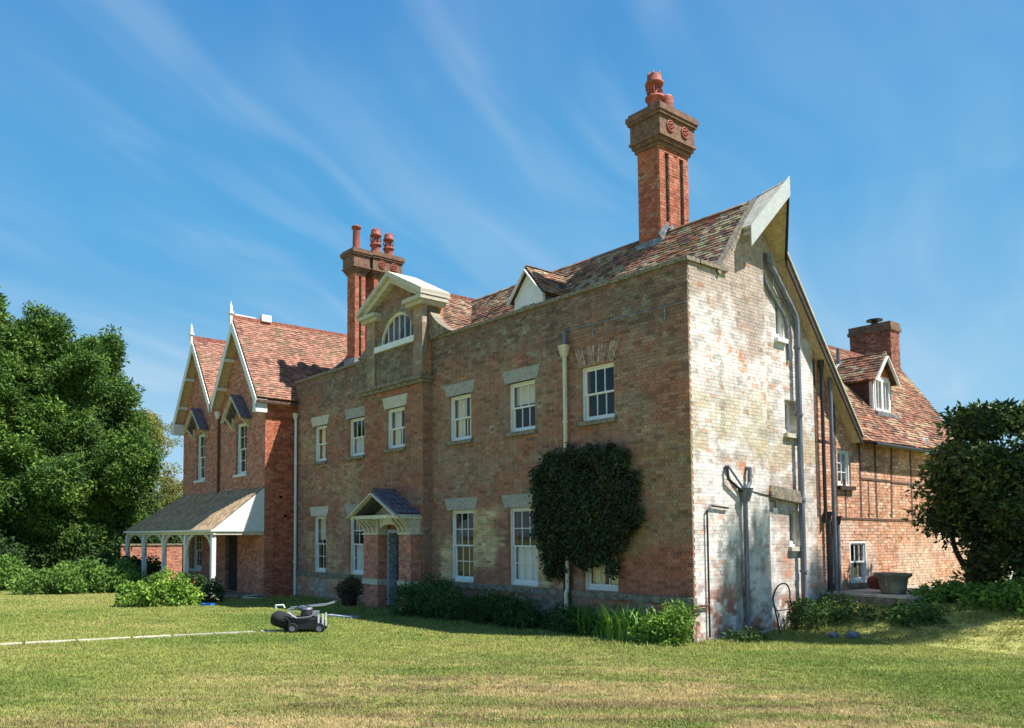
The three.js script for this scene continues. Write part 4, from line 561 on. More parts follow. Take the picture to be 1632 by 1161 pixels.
// ---------------------------------------------------------------- timber-framed rear wing
const rear = thing('timber_framed_wing', 'lower rear wing with timber studs, orange brick infill and old tiled roof with one dormer', 'house wing');
{
  const x = -0.14, zEnd = -14.2, verge = z => RY - SB * (RZ - z) - 0.12, ey = 4.36;
  const wins = [rect(6.16, 6.8, 3.2, 4.1), rect(6.62, 7.5, 0.82, 1.86), rect(5.55, 5.86, 0.86, 1.98)];
  const poly = [[5.02, 0], [14.2, 0], [14.2, ey], [6.88, ey], [6.88, verge(-6.88)], [5.02, verge(-5.02)]];
  const wall = part(rear, 'side_wall'); mesh(wall, 'wall_core', slab(poly, wins, [x - 0.008, 0, 0], [0, 0, -1], [1, 0, 0], 0.26), std({ color: hex(206, 176, 146), map: grainMap }));
  const washed = (u, v, r) => { const n = fbm(u * 0.8 + 5, v * 0.9 + 3, 4); const c = rearTone(u, v, r); const w = v < 2.3 ? sst(0.42, 0.6, n + 0.10 * sst(7.5, 9, u)) : 0; return mix(c, lin(232, 206, 188), w * (0.5 + 0.5 * r())); };
  brickwork(wall, { poly, holes: wins, O: [x, 0, 0], U: [0, 0, -1], N: [1, 0, 0], mat: brickMat, colour: washed, seed: 121 });
  const tb = (u0, v0, u1, v1, w, n) => mesh(rear, n, bar([x - 0.016, v0, -u0], [x - 0.016, v1, -u1], 0.05, w), MAT.timber);
  for (const u of [5.14, 6.04, 7.28, 8.12, 8.95, 10.2, 11.6]) tb(u, 2.45, u + (u > 8.5 && u < 9.2 ? 0.12 : 0), Math.min(u < 6.88 ? verge(-u) - 0.1 : ey, 6.2), 0.1, 'timber_stud');
  for (const u of [6.5, 7.7]) tb(u, 2.45, u, 3.4, 0.06, 'timber_stud');
  for (const [a, b, v] of [[7.3, 9.0, 3.43], [9.0, 12.5, 3.4], [6.1, 12.5, 2.42], [5.1, 6.1, 4.25]]) tb(a, v, b, v - (v < 3 ? 0.03 : 0), 0.075, 'timber_rail');
  sash(rear, { pos: [x, 3.2, -6.48], ry: Math.PI / 2, w: 0.636, h: 0.896, cols: 2, rows: 3, single: true, inset: 0.03, sillMat: MAT.darkWood }); sash(rear, { pos: [x, 0.82, -7.06], ry: Math.PI / 2, w: 0.876, h: 1.036, cols: 3, rows: 1, inset: 0.0, sillMat: MAT.oldStone });
  sash(rear, { pos: [x, 0.86, -5.705], ry: Math.PI / 2, w: 0.306, h: 1.116, cols: 1, rows: 1, single: true, inset: 0.02, mat: MAT.bluePaint, sillMat: MAT.oldStone });
  const p1 = part(rear, 'downpipe'); mesh(p1, 'pipe', tube([[0.06, 6.5, -5.95], [0.06, 6.12, -5.95], [0.0, 5.88, -5.66], [0.0, 5.7, -5.62], [0.0, 0.7, -5.62]], 0.045), MAT.pipeGrey);
  for (const [z, y0, y1, r] of [[-5.3, 6.0, 2.3, 0.04], [-5.42, 2.4, 0.7, 0.05], [-5.86, 2.3, 0.7, 0.05], [-5.74, 2.2, 0.7, 0.035]]) { const p = part(rear, 'waste_pipe'); mesh(p, 'pipe', tube([[x + 0.1, y0, z], [x + 0.1, y1, z]], r), z === -5.86 ? MAT.pipeGrey : MAT.pipeBlack); { const g = new THREE.CylinderGeometry(r * 2, r * 1.2, 0.2, 8); g.translate(x + 0.1, y0 + 0.06, z); mesh(p, 'hopper', g, MAT.pipeBlack); } }
  // roof
  const rx = -2.72, ry = 7.72, sl = (ry - 4.34) / (0.12 - rx), ln = Math.hypot(1, sl), S = [-1 / ln, sl / ln, 0], N = [sl / ln, 1 / ln, 0], O = [0.12, 4.34, 0], L = (0.12 - rx) * ln, po = [[6.88, 0], [13.7, 0], [16.0, L], [4.5, L]];
  const roof = part(rear, 'roof'); mesh(roof, 'roof_deck', slab(po, [], O, [0, 0, -1], N, 0.08, S), MAT.deck); tiles(roof, { poly: po, O, U: [0, 0, -1], S, N, mat: tileMat, colour: (u, v, r) => { const c = oldTile(u, v, r); return [c[0] * 1.08, c[1] * 0.92, c[2] * 0.88]; }, seed: 131 });
  mesh(rear, 'rear_slope', plate([[rx, ry, -16], [rx, ry, -4.5], [rx - 2.8, 4.4, -4.5], [rx - 2.8, 4.4, -16]].reverse(), 0.08), MAT.deck); mesh(rear, 'ridge', bar([rx, ry + 0.03, -4.8], [rx, ry + 0.03, -16], 0.18, 0.12), ridgeA);
  mesh(rear, 'gutter', tube([[0.17, 4.3, -7.5], [0.17, 4.27, -13.7]], 0.05, 8), MAT.pipeBlack); mesh(rear, 'end_wall', box(-5.4, -0.5, 0, 4.4, -14.2, -13.9), MAT.plaster); mesh(rear, 'far_wall', box(-5.5, -5.3, 0, 4.4, -13.9, -7.4), MAT.plaster);
  mesh(rear, 'lead_soaker', plate([[0.1, 4.42, -10.95], [-0.12, 4.72, -10.9], [-0.12, 4.74, -11.1]], 0.02), MAT.lead);
  // dormer
  const d = part(rear, 'dormer'), dxf = -0.76, zc = -10.08, hw = 0.56, y0 = 5.36, ye = 6.42, ya = 7.05;
  mesh(d, 'dormer_front', slab([[-zc - hw, y0], [-zc + hw, y0], [-zc + hw, ye], [-zc, ya - 0.1], [-zc - hw, ye]], [rect(-zc - 0.44, -zc + 0.44, y0 + 0.1, ye - 0.05)], [dxf, 0, 0], [0, 0, -1], [1, 0, 0], 0.08), MAT.white);
  brickwork(d, { poly: [[-zc - hw + 0.06, ye + 0.02], [-zc + hw - 0.06, ye + 0.02], [-zc, ya - 0.12]], O: [dxf + 0.012, 0, 0], U: [0, 0, -1], N: [1, 0, 0], mat: brickMat, colour: pick([lin(206, 122, 76), lin(196, 110, 70)]), seed: 133 });
  for (const s of [-1, 1]) { const wn = part(d, 'casement'); wn.position.set(dxf, y0 + 0.1, zc + s * 0.22); wn.rotation.y = Math.PI / 2; mesh(wn, 'frame', boxes([[-0.215, -0.16, 0, 0.9, -0.05, 0.02], [0.16, 0.215, 0, 0.9, -0.05, 0.02], [-0.16, 0.16, 0, 0.06, -0.05, 0.018], [-0.16, 0.16, 0.84, 0.9, -0.05, 0.018], [-0.012, 0.012, 0.06, 0.84, -0.03, 0.01]]), MAT.white); const p = new THREE.PlaneGeometry(0.34, 0.8); p.translate(0, 0.45, -0.02); mesh(wn, 'pane', p, MAT.glass);
    const xr = 0.12 - (ye - 0.12 - 4.34) / sl, xt = 0.12 - (ya - 4.34) / sl, q = [[dxf + 0.14, ye - 0.14, zc + s * (hw + 0.12)], [dxf + 0.14, ya, zc], [xt - 0.05, ya, zc], [xr - 0.05, ye - 0.14, zc + s * (hw + 0.12)]]; mesh(d, 'dormer_slope', plate(s < 0 ? q : [...q].reverse(), 0.06), MAT.deck);
    const Ls = Math.hypot(hw + 0.12, ya - ye + 0.14), S2 = [0, (ya - ye + 0.14) / Ls, -s * (hw + 0.12) / Ls], N2 = [0, (hw + 0.12) / Ls, s * (ya - ye + 0.14) / Ls], U2 = s > 0 ? [1, 0, 0] : [-1, 0, 0], a = dxf + 0.16; tiles(d, { poly: s > 0 ? [[xr - a, 0], [0, 0], [0, Ls], [xt - a, Ls]] : [[0, 0], [a - xr, 0], [a - xt, Ls], [0, Ls]], O: [a, ye - 0.14, zc + s * (hw + 0.12)], U: U2, S: S2, N: N2, mat: tileMat, colour: oldTile, seed: 140 + s });
    mesh(d, 'bargeboard', bar([dxf + 0.15, ye - 0.18, zc + s * (hw + 0.12)], [dxf + 0.15, ya - 0.06, zc], 0.13, 0.03), MAT.white); mesh(d, 'cheek', plate([[dxf, y0, zc + s * (hw - 0.01)], [dxf, ye, zc + s * (hw - 0.01)], [xr, ye, zc + s * (hw - 0.01)]], 0.04), MAT.deck); }
  mesh(d, 'sill', box(dxf - 0.02, dxf + 0.16, y0 - 0.06, y0 + 0.03, zc - hw - 0.06, zc + hw + 0.06), MAT.lead);
  // square chimney at the far end
  const c = part(rear, 'chimney'), cx0 = -4.05, cx1 = -2.7, cz0 = -16.1, cz1 = -15.4; mesh(c, 'stack_core', box(cx0 + 0.02, cx1 - 0.02, 4, 9.2, cz0 + 0.02, cz1 - 0.02), mortarMat);
  const tone = pick([lin(176, 112, 92), lin(160, 100, 84), lin(186, 130, 108), lin(140, 92, 80)]);
  brickwork(c, { poly: rect(0, cx1 - cx0, 7, 9.25), O: [cx0, 0, cz1], U: [1, 0, 0], N: [0, 0, 1], mat: brickMat, colour: tone, seed: 151 }); brickwork(c, { poly: rect(0, cz1 - cz0, 6.5, 9.25), O: [cx1, 0, cz1], U: [0, 0, -1], N: [1, 0, 0], mat: brickMat, colour: tone, seed: 152 });
  mesh(c, 'cap_course', boxes([[cx0 - 0.05, cx1 + 0.05, 9.0, 9.12, cz0 - 0.05, cz1 + 0.05], [cx0 - 0.02, cx1 + 0.02, 9.12, 9.3, cz0 - 0.02, cz1 + 0.02]]), capMat); const pot = part(c, 'chimney_cowl'); { const g = new THREE.CylinderGeometry(0.1, 0.12, 0.16, 10); g.translate(-3.35, 9.38, -15.75); mesh(pot, 'flue', g, MAT.pipeBlack); const g2 = new THREE.CylinderGeometry(0.26, 0.26, 0.05, 12); g2.translate(-3.35, 9.5, -15.75); mesh(pot, 'cowl_cap', g2, MAT.pipeBlack); }
}
// ---------------------------------------------------------------- foliage
const leafMat = (o = {}) => new THREE.MeshPhysicalMaterial({ color: 0xffffff, roughness: 0.75, transmission: 0.3, thickness: 0, side: THREE.DoubleSide, specularIntensity: 0.35, ...o });
const LEAF = leafMat(), LEAFG = leafMat({ roughness: 0.5, transmission: 0.2, specularIntensity: 0.5 });
function leafCluster(seed, n, R, len, wid, up = 0.3) {      // a spray of folded leaves
  const r = rng(seed), pos = [];
  for (let i = 0; i < n; i++) {
    const a = r() * 6.283, ct = r() * 2 - 1, st = Math.sqrt(1 - ct * ct), rad = R * Math.cbrt(r()), c = V(Math.cos(a) * st * rad, ct * rad * 0.8, Math.sin(a) * st * rad);
    const d = V(r() - 0.5 + c.x / R * 0.6, r() - 0.6 + c.y / R * 0.4, r() - 0.5 + c.z / R * 0.6).normalize(), s0 = V(r() - 0.5, r() - 0.5, r() - 0.5).cross(d).normalize(), nn = V().crossVectors(s0, d); if (nn.y < 0 && r() < 0.5 + up) { nn.negate(); s0.negate(); }
    const L = len * (0.6 + 0.7 * r()), w = wid * (0.6 + 0.7 * r()), tip = c.clone().addScaledVector(d, L), m = c.clone().addScaledVector(d, L * 0.45), l = m.clone().addScaledVector(s0, w / 2).addScaledVector(nn, w * 0.18), q = m.clone().addScaledVector(s0, -w / 2).addScaledVector(nn, w * 0.18);
    for (const p of [c, l, tip, c, tip, q]) pos.push(p.x, p.y, p.z);
  }
  const g = new THREE.BufferGeometry(); g.setAttribute('position', new THREE.Float32BufferAttribute(pos, 3)); g.computeVertexNormals(); return g;
}
const CL = { weed: leafCluster(8, 26, 0.085, 0.055, 0.026, 0.6), tuft: leafCluster(6, 70, 0.42, 0.2, 0.085), fine: leafCluster(1, 60, 0.34, 0.12, 0.06), mid: leafCluster(2, 44, 0.36, 0.17, 0.09), broad: leafCluster(3, 26, 0.26, 0.16, 0.085), small: leafCluster(4, 30, 0.15, 0.07, 0.04), ivy: leafCluster(5, 22, 0.17, 0.11, 0.07) };
// fill ellipsoids with clusters, thinned by noise so that gaps and lumps show
function foliage(parent, blobs, { geo, mat = LEAF, seed, per, cols, scale = 1, gap = 0.4, shell = 0.45, name = 'crown' }) {
  const r = rng(seed), L = [];
  for (const b of blobs) {
    const [c, e] = b, n = Math.round(per * (b[2] ?? 1) * (e[0] * e[1] * e[2]) ** (2 / 3));
    for (let i = 0; i < n; i++) {
      const a = r() * 6.283, ct = r() * 2 - 1, st = Math.sqrt(1 - ct * ct), t = shell + (1 - shell) * Math.sqrt(r()), bump = 0.86 + 0.3 * fbm(a * 2.2 + c[0], ct * 3 + c[1] + seed, 3), k = t * bump;
      const p = [c[0] + Math.cos(a) * st * e[0] * k, c[1] + ct * e[1] * k, c[2] + Math.sin(a) * st * e[2] * k];
      if (fbm(p[0] * 1.1 + p[2] * 0.7 + seed, p[1] * 1.3 + p[2] * 0.5, 3) < gap) continue; L.push(p);
    }
  }
  const m = new THREE.InstancedMesh(geo, mat, L.length), M = new THREE.Matrix4(), q = new THREE.Quaternion(), col = new THREE.Color();
  L.forEach((p, i) => { q.setFromEuler(new THREE.Euler((r() - 0.5) * 1.2, r() * 6.283, (r() - 0.5) * 1.2)); const s = scale * (0.7 + 0.6 * r()); M.compose(V(...p), q, V(s, s, s)); m.setMatrixAt(i, M); const c = cols[Math.floor(r() * cols.length)], k = 0.75 + 0.5 * r(); col.setRGB(c[0] * k, c[1] * k, c[2] * k); m.setColorAt(i, col); });
  m.name = name; m.castShadow = m.receiveShadow = true; m.userData.kind = 'stuff'; parent.add(m); return m;
}
const GREEN = { yew: [lin(74, 106, 44), lin(92, 124, 50), lin(62, 94, 42), lin(112, 142, 60)], deep: [lin(50, 76, 36), lin(60, 88, 40), lin(70, 98, 44)], bronze: [lin(130, 138, 68), lin(146, 146, 82), lin(112, 128, 58), lin(156, 150, 92)], lime: [lin(124, 158, 60), lin(110, 146, 54), lin(142, 174, 72), lin(92, 126, 50)], laurel: [lin(96, 130, 52), lin(84, 118, 46), lin(110, 142, 62)], dark: [lin(52, 70, 40), lin(62, 84, 44), lin(84, 106, 50), lin(46, 60, 38), lin(104, 122, 56)], ivy: [lin(44, 62, 40), lin(52, 72, 44), lin(60, 80, 46), lin(66, 60, 44)], mid: [lin(70, 98, 48), lin(82, 110, 52), lin(62, 88, 44)] };
function tree(label, name, base, trunks, blobs, opt, group) {
  const t = thing(name, label, 'tree', base, 0, group);
  for (const [pts, r0, r1] of trunks) mesh(t, 'trunk', taper(pts, r0, r1), MAT.bark);
  foliage(t, blobs, opt); return t;
}
const limbs = (h, n, r, seed) => { const q = rng(seed), o = [[[[0, -0.1, 0], [0.1, h * 0.3, 0.05], [-0.1, h * 0.6, 0.1], [0.1, h * 0.88, 0]], r, r * 0.3]]; for (let i = 0; i < n; i++) { const a = q() * 6.283, y = h * (0.2 + 0.5 * q()), L = h * (0.2 + 0.12 * q()); o.push([[[0, y, 0], [Math.cos(a) * L * 0.5, y + L * 0.3, Math.sin(a) * L * 0.5], [Math.cos(a) * L, y + L * 0.75, Math.sin(a) * L]], r * 0.4, r * 0.1]); } return o; };
const lumps = (seed, n, spread, y0, y1, e) => { const q = rng(seed), o = []; for (let i = 0; i < n; i++) { const t = (i + q()) / n, y = y0 + (y1 - y0) * t, k = Math.sqrt(Math.max(0.06, 1 - ((t - 0.35) / 0.68) ** 2)), a = q() * 6.283, d = spread * k * (0.35 + 0.65 * q()), s = e * (0.55 + 0.9 * q()) * (0.6 + 0.4 * k); o.push([[Math.cos(a) * d, y, Math.sin(a) * d], [s * (0.8 + 0.4 * q()), s * (0.6 + 0.5 * q()), s * (0.8 + 0.4 * q())]]); } return o; };
// left-hand trees beyond the veranda
const YEW = { geo: CL.tuft, per: 74, cols: GREEN.yew, gap: 0.33, shell: 0.45 };
tree('tall dense evergreen tree at the lawn edge, highest crown of the row', 'evergreen_tree', [-33.2, 0, 8.6], limbs(13, 9, 0.5, 1), [...lumps(11, 80, 4.6, 1.2, 13.6, 0.95), [[0.2, 5.5, 0], [3.4, 5.2, 3.4], 0.9], [[0.6, 2.0, 0], [3.2, 1.9, 3.4], 0.8], [[0.3, 9.5, 0.4], [2.6, 3.2, 2.6], 0.8]], { ...YEW, seed: 201 }, 'evergreen trees at the lawn edge');
tree('broad dense evergreen tree with a small tuft standing off its crown beside the wing', 'evergreen_tree', [-33.2, 0, 4.4], limbs(11.5, 10, 0.45, 2), [...lumps(13, 80, 4.4, 1.2, 12.0, 0.92), [[0.2, 5, 0], [3.3, 4.8, 3.3], 0.9], [[0.6, 2.0, 0], [3.2, 1.9, 3.6], 0.8], [[0.3, 8.8, 0.6], [2.4, 2.8, 2.4], 0.8], [[0, 11.5, -2.5], [0.62, 1.15, 0.62], 1.8], [[0.2, 9.2, -2.9], [1.0, 1.1, 1.0], 1.2], [[0.2, 7.2, -3.6], [1.1, 1.3, 1.1], 1.2], [[0.4, 10.8, 1.6], [1.4, 1.5, 1.4]], [[0.4, 12.1, 0.6], [1.1, 1.2, 1.1]]], { ...YEW, seed: 202 }, 'evergreen trees at the lawn edge');
tree('bronze-green loose tree in the gap behind the veranda roof', 'deciduous_tree', [-34.6, 0, -1.0], limbs(7.8, 7, 0.2, 3), [...lumps(17, 34, 2.3, 1.4, 8.5, 0.95)], { geo: CL.mid, seed: 203, per: 85, cols: GREEN.bronze, scale: 0.75, gap: 0.44, shell: 0.6 });
tree('dark evergreen tree at the far end of the lawn, set back behind the row', 'evergreen_tree', [-42, 0, 12], limbs(12, 6, 0.5, 4), [...lumps(19, 24, 4.4, 0.8, 12, 1.8)], { ...YEW, per: 55, seed: 204, cols: GREEN.deep, scale: 1.3 }, 'evergreen trees at the lawn edge');
// the dark tree before the rear wing
{
  const blobs = [[[0.3, 2.5, 0], [1.4, 1.3, 1.3]], [[1.4, 3.0, 0.2], [1.4, 1.3, 1.3]], [[0.5, 1.3, 0.1], [1.3, 0.9, 1.2]], [[2.2, 2.0, 0], [1.5, 1.6, 1.4]], [[-0.7, 2.1, 0.1], [0.7, 0.8, 0.8]], [[2.0, 0.8, 0.4], [1.5, 0.9, 1.2]], [[3.2, 2.6, 0.2], [1.4, 1.7, 1.4]], [[0.4, 0.5, 0.5], [1.1, 0.6, 0.8], 0.8]], q = rng(77);
  for (let i = 0; i < 70; i++) { const a = q() * 6.283, e = -0.25 + 1.6 * q(), k = 0.85 + 0.42 * q() * q() + 0.05, s = 0.12 + 0.28 * q(); blobs.push([[0.9 + Math.cos(a) * 2.2 * k * Math.cos(e * 0.8), 2.3 + Math.sin(e) * 2.1 * k, Math.sin(a) * 1.5 * k * Math.cos(e * 0.8)], [s * 1.7, s * 0.6, s * 1.5], 1.2]); }
  tree('dark broadleaf garden tree standing in front of the timber-framed wing', 'garden_tree', [2.75, 0.42, -7.9], [[[[-0.75, -0.1, -0.3], [-0.8, 0.8, -0.2], [-0.5, 1.7, -0.1], [-0.2, 2.8, 0]], 0.16, 0.06], [[[-0.6, -0.1, -0.2], [-0.4, 0.9, 0], [0.5, 1.9, 0.1], [0.9, 2.9, 0.1]], 0.12, 0.04], [[[-0.7, 0.4, -0.2], [-1.0, 1.3, 0.2], [-1.0, 2.1, 0.3]], 0.08, 0.03]], blobs, { geo: CL.broad, mat: LEAFG, seed: 211, per: 200, cols: GREEN.dark, scale: 0.78, gap: 0.40, shell: 0.25 });
}
{ const blobs = [[[0, 2.2, 0], [1.6, 1.6, 1.4]], [[1.2, 1.6, 0.3], [1.3, 1.4, 1.2]], [[-0.6, 1.2, 0.2], [1.1, 1.0, 1.0]]], q = rng(79); for (let i = 0; i < 26; i++) { const a = q() * 6.283, e = -0.25 + 1.6 * q(), s = 0.14 + 0.26 * q(); blobs.push([[Math.cos(a) * 1.9 * Math.cos(e * 0.8), 1.9 + Math.sin(e) * 1.9, Math.sin(a) * 1.5 * Math.cos(e * 0.8)], [s * 1.6, s * 0.6, s * 1.4], 1.2]); }
  tree('dark broadleaf tree at the far end of the bank, beside the garden tree', 'garden_tree', [6.7, 0.3, -7.9], [[[[0, -0.1, 0], [0.1, 0.9, 0.05], [0, 1.8, 0]], 0.13, 0.05]], blobs, { geo: CL.broad, mat: LEAFG, seed: 214, per: 170, cols: GREEN.dark, scale: 0.78, gap: 0.38, shell: 0.25 }); }
// a tall tree out of the picture whose crown dapples the foot of the gable and the bank
{
  const blobs = [], q = rng(91);      // three leading tops over a thin crown
  for (const [z, x, top, w] of [[-1.2, -0.1, 18.4, 0.42], [-2.35, 0.1, 19.3, 0.55], [-4.95, 0, 18.7, 0.4]]) for (let y = 14.2; y < top; y += 0.5) { const t = (top - y) / (top - 14.2), s = w * (0.35 + 0.65 * Math.sqrt(Math.max(0, t))); blobs.push([[x + (q() - 0.5) * w * 1.2, y, z + (q() - 0.5) * w * 1.1], [s * 1.1, 0.42, s * (0.7 + 0.5 * q())], 1.3]); }
  for (let i = 0; i < 12; i++) blobs.push([[(q() - 0.5) * 1.6, 12.6 + 1.6 * q(), -3.0 + (q() - 0.5) * 4], [0.6, 0.4, 0.6], 0.8]);
  const tr = [[[[0, -0.1, -3], [0.1, 4, -3], [0, 9, -2.8], [0.1, 13, -2.5], [0.1, 17.5, -2.35]], 0.38, 0.05], [[[0.02, 7.5, -2.9], [0, 11, -2.2], [-0.1, 14.5, -1.4], [-0.1, 17, -1.2]], 0.18, 0.04], [[[0.05, 7, -2.95], [0, 11, -4.0], [0, 15, -4.8], [0, 17.5, -4.95]], 0.18, 0.04]];
  tree('tall thin broadleaf tree with three leading tops beyond the bank plants', 'deciduous_tree', [8.82, 0, -6.0], tr, blobs, { geo: CL.broad, seed: 212, per: 120, cols: GREEN.mid, scale: 0.9, gap: 0.36, shell: 0.2 });
}
function shrub(label, name, base, blobs, opt, group, stems = 5) {
  const t = thing(name, label, 'shrub', base, 0, group), r = rng(opt.seed + 5), g = [];
  for (let i = 0; i < stems; i++) { const b = blobs[i % blobs.length], a = r() * 6.283; g.push(taper([[Math.cos(a) * 0.06, -0.06, Math.sin(a) * 0.06], [b[0][0] * 0.5, b[0][1] * 0.55, b[0][2] * 0.5], [b[0][0], b[0][1], b[0][2]]], 0.025, 0.01, 5)); }
  mesh(t, 'stem', mergeGeometries(g), MAT.bark); foliage(t, blobs, { geo: CL.small, per: 330, gap: 0.3, name: 'leaves', ...opt }); return t;
}
shrub('bright lime green shrub on the lawn before the veranda posts', 'garden_shrub', [-15.0, -0.1, 5.3], [[[0, 0.42, 0], [0.72, 0.5, 0.8]], [[0.1, 0.75, -0.25], [0.5, 0.42, 0.5]], [[-0.2, 0.35, 0.7], [0.55, 0.4, 0.5]], [[0.2, 0.3, -0.75], [0.45, 0.35, 0.45]]], { seed: 221, cols: GREEN.lime, geo: CL.ivy, per: 230 });
shrub('dark rounded shrub between the lime green shrub and the end post', 'garden_shrub', [-15.7, -0.1, 4.15], [[[0, 0.4, 0], [0.6, 0.6, 0.6]], [[0.2, 0.3, -0.6], [0.45, 0.42, 0.5]]], { seed: 222, cols: GREEN.deep, geo: CL.ivy, per: 230 });
shrub('wide laurel shrub on the lawn beyond the far end of the veranda', 'garden_shrub', [-22.6, -0.1, 5.7], [[[0, 0.5, 0], [1.2, 0.7, 1.2]], [[0.4, 0.5, -1.3], [1.0, 0.7, 1.0]], [[-0.2, 0.4, 1.3], [0.9, 0.5, 0.9]]], { seed: 223, cols: GREEN.laurel, geo: CL.ivy, per: 190, scale: 1.2 });
shrub('dark shrub tucked behind the laurel at the veranda corner', 'garden_shrub', [-25.5, -0.1, 4.0], [[[0, 0.6, 0], [1.3, 0.9, 1.3]], [[0.3, 0.6, -1.4], [1.1, 0.8, 1.0]]], { seed: 224, cols: GREEN.deep, geo: CL.ivy, per: 170, scale: 1.3 });
shrub('fresh green leafy shrub at the foot of the tall evergreen', 'garden_shrub', [-26.2, -0.1, 7.9], [[[0, 0.6, 0], [1.1, 0.8, 1.1]], [[0.2, 0.9, 0.7], [0.7, 0.5, 0.7]]], { seed: 225, cols: GREEN.laurel, geo: CL.ivy, per: 190, scale: 1.3 });
// evergreen thicket under the trees
{ const t = thing('thicket', 'dark evergreen thicket filling the shade under the evergreen trees', 'thicket', [-31, 0, 5]); foliage(t, [[[0, 1.2, 1], [1.6, 1.8, 5]], [[2.2, 0.9, 4.5], [1.2, 1.3, 3.2]], [[-2, 1.6, -4], [2.0, 2.2, 3.5]], [[-1, 1.5, 6], [1.8, 2, 3.5]], [[-5, 1.6, -9], [1.6, 2.0, 3.5]]], { geo: CL.mid, seed: 226, per: 120, cols: GREEN.deep, scale: 1.1, gap: 0.25, name: 'leaves' }); }
// shaded shrubs along the front wall
shrub('rounded dark green shrub beside the porch under the front wall', 'border_shrub', [-7.0, -0.1, 0.95], [[[0, 0.45, 0], [0.85, 0.58, 0.55]], [[-0.8, 0.35, 0.2], [0.65, 0.48, 0.5]], [[0.8, 0.3, 0.1], [0.6, 0.4, 0.45]]], { seed: 231, cols: GREEN.mid });
shrub('low dark shrub under the second ground-floor window from the corner', 'border_shrub', [-4.7, -0.1, 0.85], [[[0, 0.35, 0], [0.8, 0.45, 0.5]], [[0.8, 0.28, 0.1], [0.6, 0.38, 0.45]], [[-0.7, 0.25, 0.05], [0.5, 0.32, 0.4]]], { seed: 232, cols: GREEN.deep });
shrub('small dark shrub at the foot of the cream drainpipe', 'border_shrub', [-2.65, -0.1, 0.7], [[[0, 0.25, 0], [0.6, 0.36, 0.4]], [[0.5, 0.2, 0.1], [0.4, 0.3, 0.35]]], { seed: 233, cols: GREEN.deep });
// strap-leaved clumps
function straps(label, name, base, n, h, spread, seed, cols, group) {
  const t = thing(name, label, 'plant', base, 0, group), r = rng(seed), gb = new GB();
  for (let i = 0; i < n; i++) {
    const a = r() * 6.283, d = Math.sqrt(r()) * spread, x0 = Math.cos(a) * d, z0 = Math.sin(a) * d * 0.7, dir = r() * 6.283, L = h * (0.6 + 0.6 * r()), bend = 0.25 + 0.6 * r(), w = 0.018 + 0.014 * r(), c0 = cols[Math.floor(r() * cols.length)], k = 0.75 + 0.5 * r(), c = c0.map(v => v * k); let pl, pr;
    for (let s = 0; s <= 5; s++) { const t2 = s / 5, o = bend * L * t2 * t2, y = L * t2 * (1 - 0.35 * bend * t2), ww = w * (1 - t2 * t2 * 0.95), px = x0 + Math.cos(dir) * o, pz = z0 + Math.sin(dir) * o, sx = -Math.sin(dir) * ww, sz = Math.cos(dir) * ww, A = [px - sx, y, pz - sz], B = [px + sx, y, pz + sz]; if (s) gb.quad(pl, pr, B, A, [Math.cos(dir) * 0.6, 0.8, Math.sin(dir) * 0.6], c, [[0, 0], [1, 0], [1, 1], [0, 1]]); pl = A; pr = B; }
  }
  const g = gb.build(); g.computeVertexNormals(); const m = mesh(t, 'leaves', g, STRAP); m.userData.kind = 'stuff'; return t;
}
const STRAP = leafMat({ vertexColors: true, roughness: 0.5, transmission: 0.25 });
const strapCols = [lin(96, 140, 60), lin(110, 152, 66), lin(82, 122, 54), lin(130, 166, 80)];
straps('sword-leaved clump in the border under the ground-floor window by the corner', 'strap_leaved_plant', [-1.75, -0.1, 0.75], 130, 0.75, 0.5, 241, strapCols, 'strap-leaved plants by the corner');
straps('sword-leaved clump in sun and shade between the window and the house corner', 'strap_leaved_plant', [-0.95, -0.1, 0.8], 170, 0.85, 0.5, 242, strapCols, 'strap-leaved plants by the corner');
shrub('sunlit bright green leafy plant at the front house corner', 'border_shrub', [-0.18, -0.1, 0.55], [[[0, 0.3, 0], [0.42, 0.42, 0.36]], [[0.12, 0.55, -0.05], [0.28, 0.28, 0.26]], [[-0.3, 0.2, 0.2], [0.35, 0.26, 0.3]]], { seed: 243, cols: GREEN.lime, per: 420 });
straps('thin dark sword-leaved clump between two low dark shrubs under the front wall', 'strap_leaved_plant', [-3.7, -0.1, 0.8], 110, 0.6, 0.55, 244, [lin(60, 92, 48), lin(72, 104, 52)], 'strap-leaved plants by the corner');
// weeds along the gable
shrub('low green weeds at the foot of the waste pipe', 'wall_weed', [0.35, -0.1, -1.5], [[[0, 0.16, 0], [0.26, 0.24, 0.6]], [[0.1, 0.14, 0.6], [0.22, 0.2, 0.35]]], { seed: 251, cols: GREEN.mid, per: 500 });
shrub('leafy weeds along the gable foot under the soil pipe', 'wall_weed', [0.35, -0.02, -3.7], [[[0, 0.2, 0], [0.3, 0.36, 0.6]], [[0.15, 0.25, -0.9], [0.35, 0.4, 0.5]]], { seed: 252, cols: GREEN.mid, per: 460 });
shrub('spreading green bank plants before the terrace edge', 'bank_plant', [1.5, 0.1, -4.6], [[[-0.5, 0.12, 0.2], [0.6, 0.2, 0.5]], [[0.7, 0.18, 0.1], [0.7, 0.28, 0.5]]], { seed: 253, cols: GREEN.mid, per: 300, geo: CL.ivy });
shrub('dense low green shrub under the dark garden tree', 'bank_plant', [2.9, 0.2, -5.6], [[[-0.4, 0.35, 0], [0.8, 0.5, 0.7]], [[0.8, 0.4, 0.1], [0.9, 0.55, 0.7]], [[-0.9, 0.35, -0.8], [0.7, 0.5, 0.6]]], { seed: 254, cols: GREEN.laurel, per: 280, geo: CL.ivy });
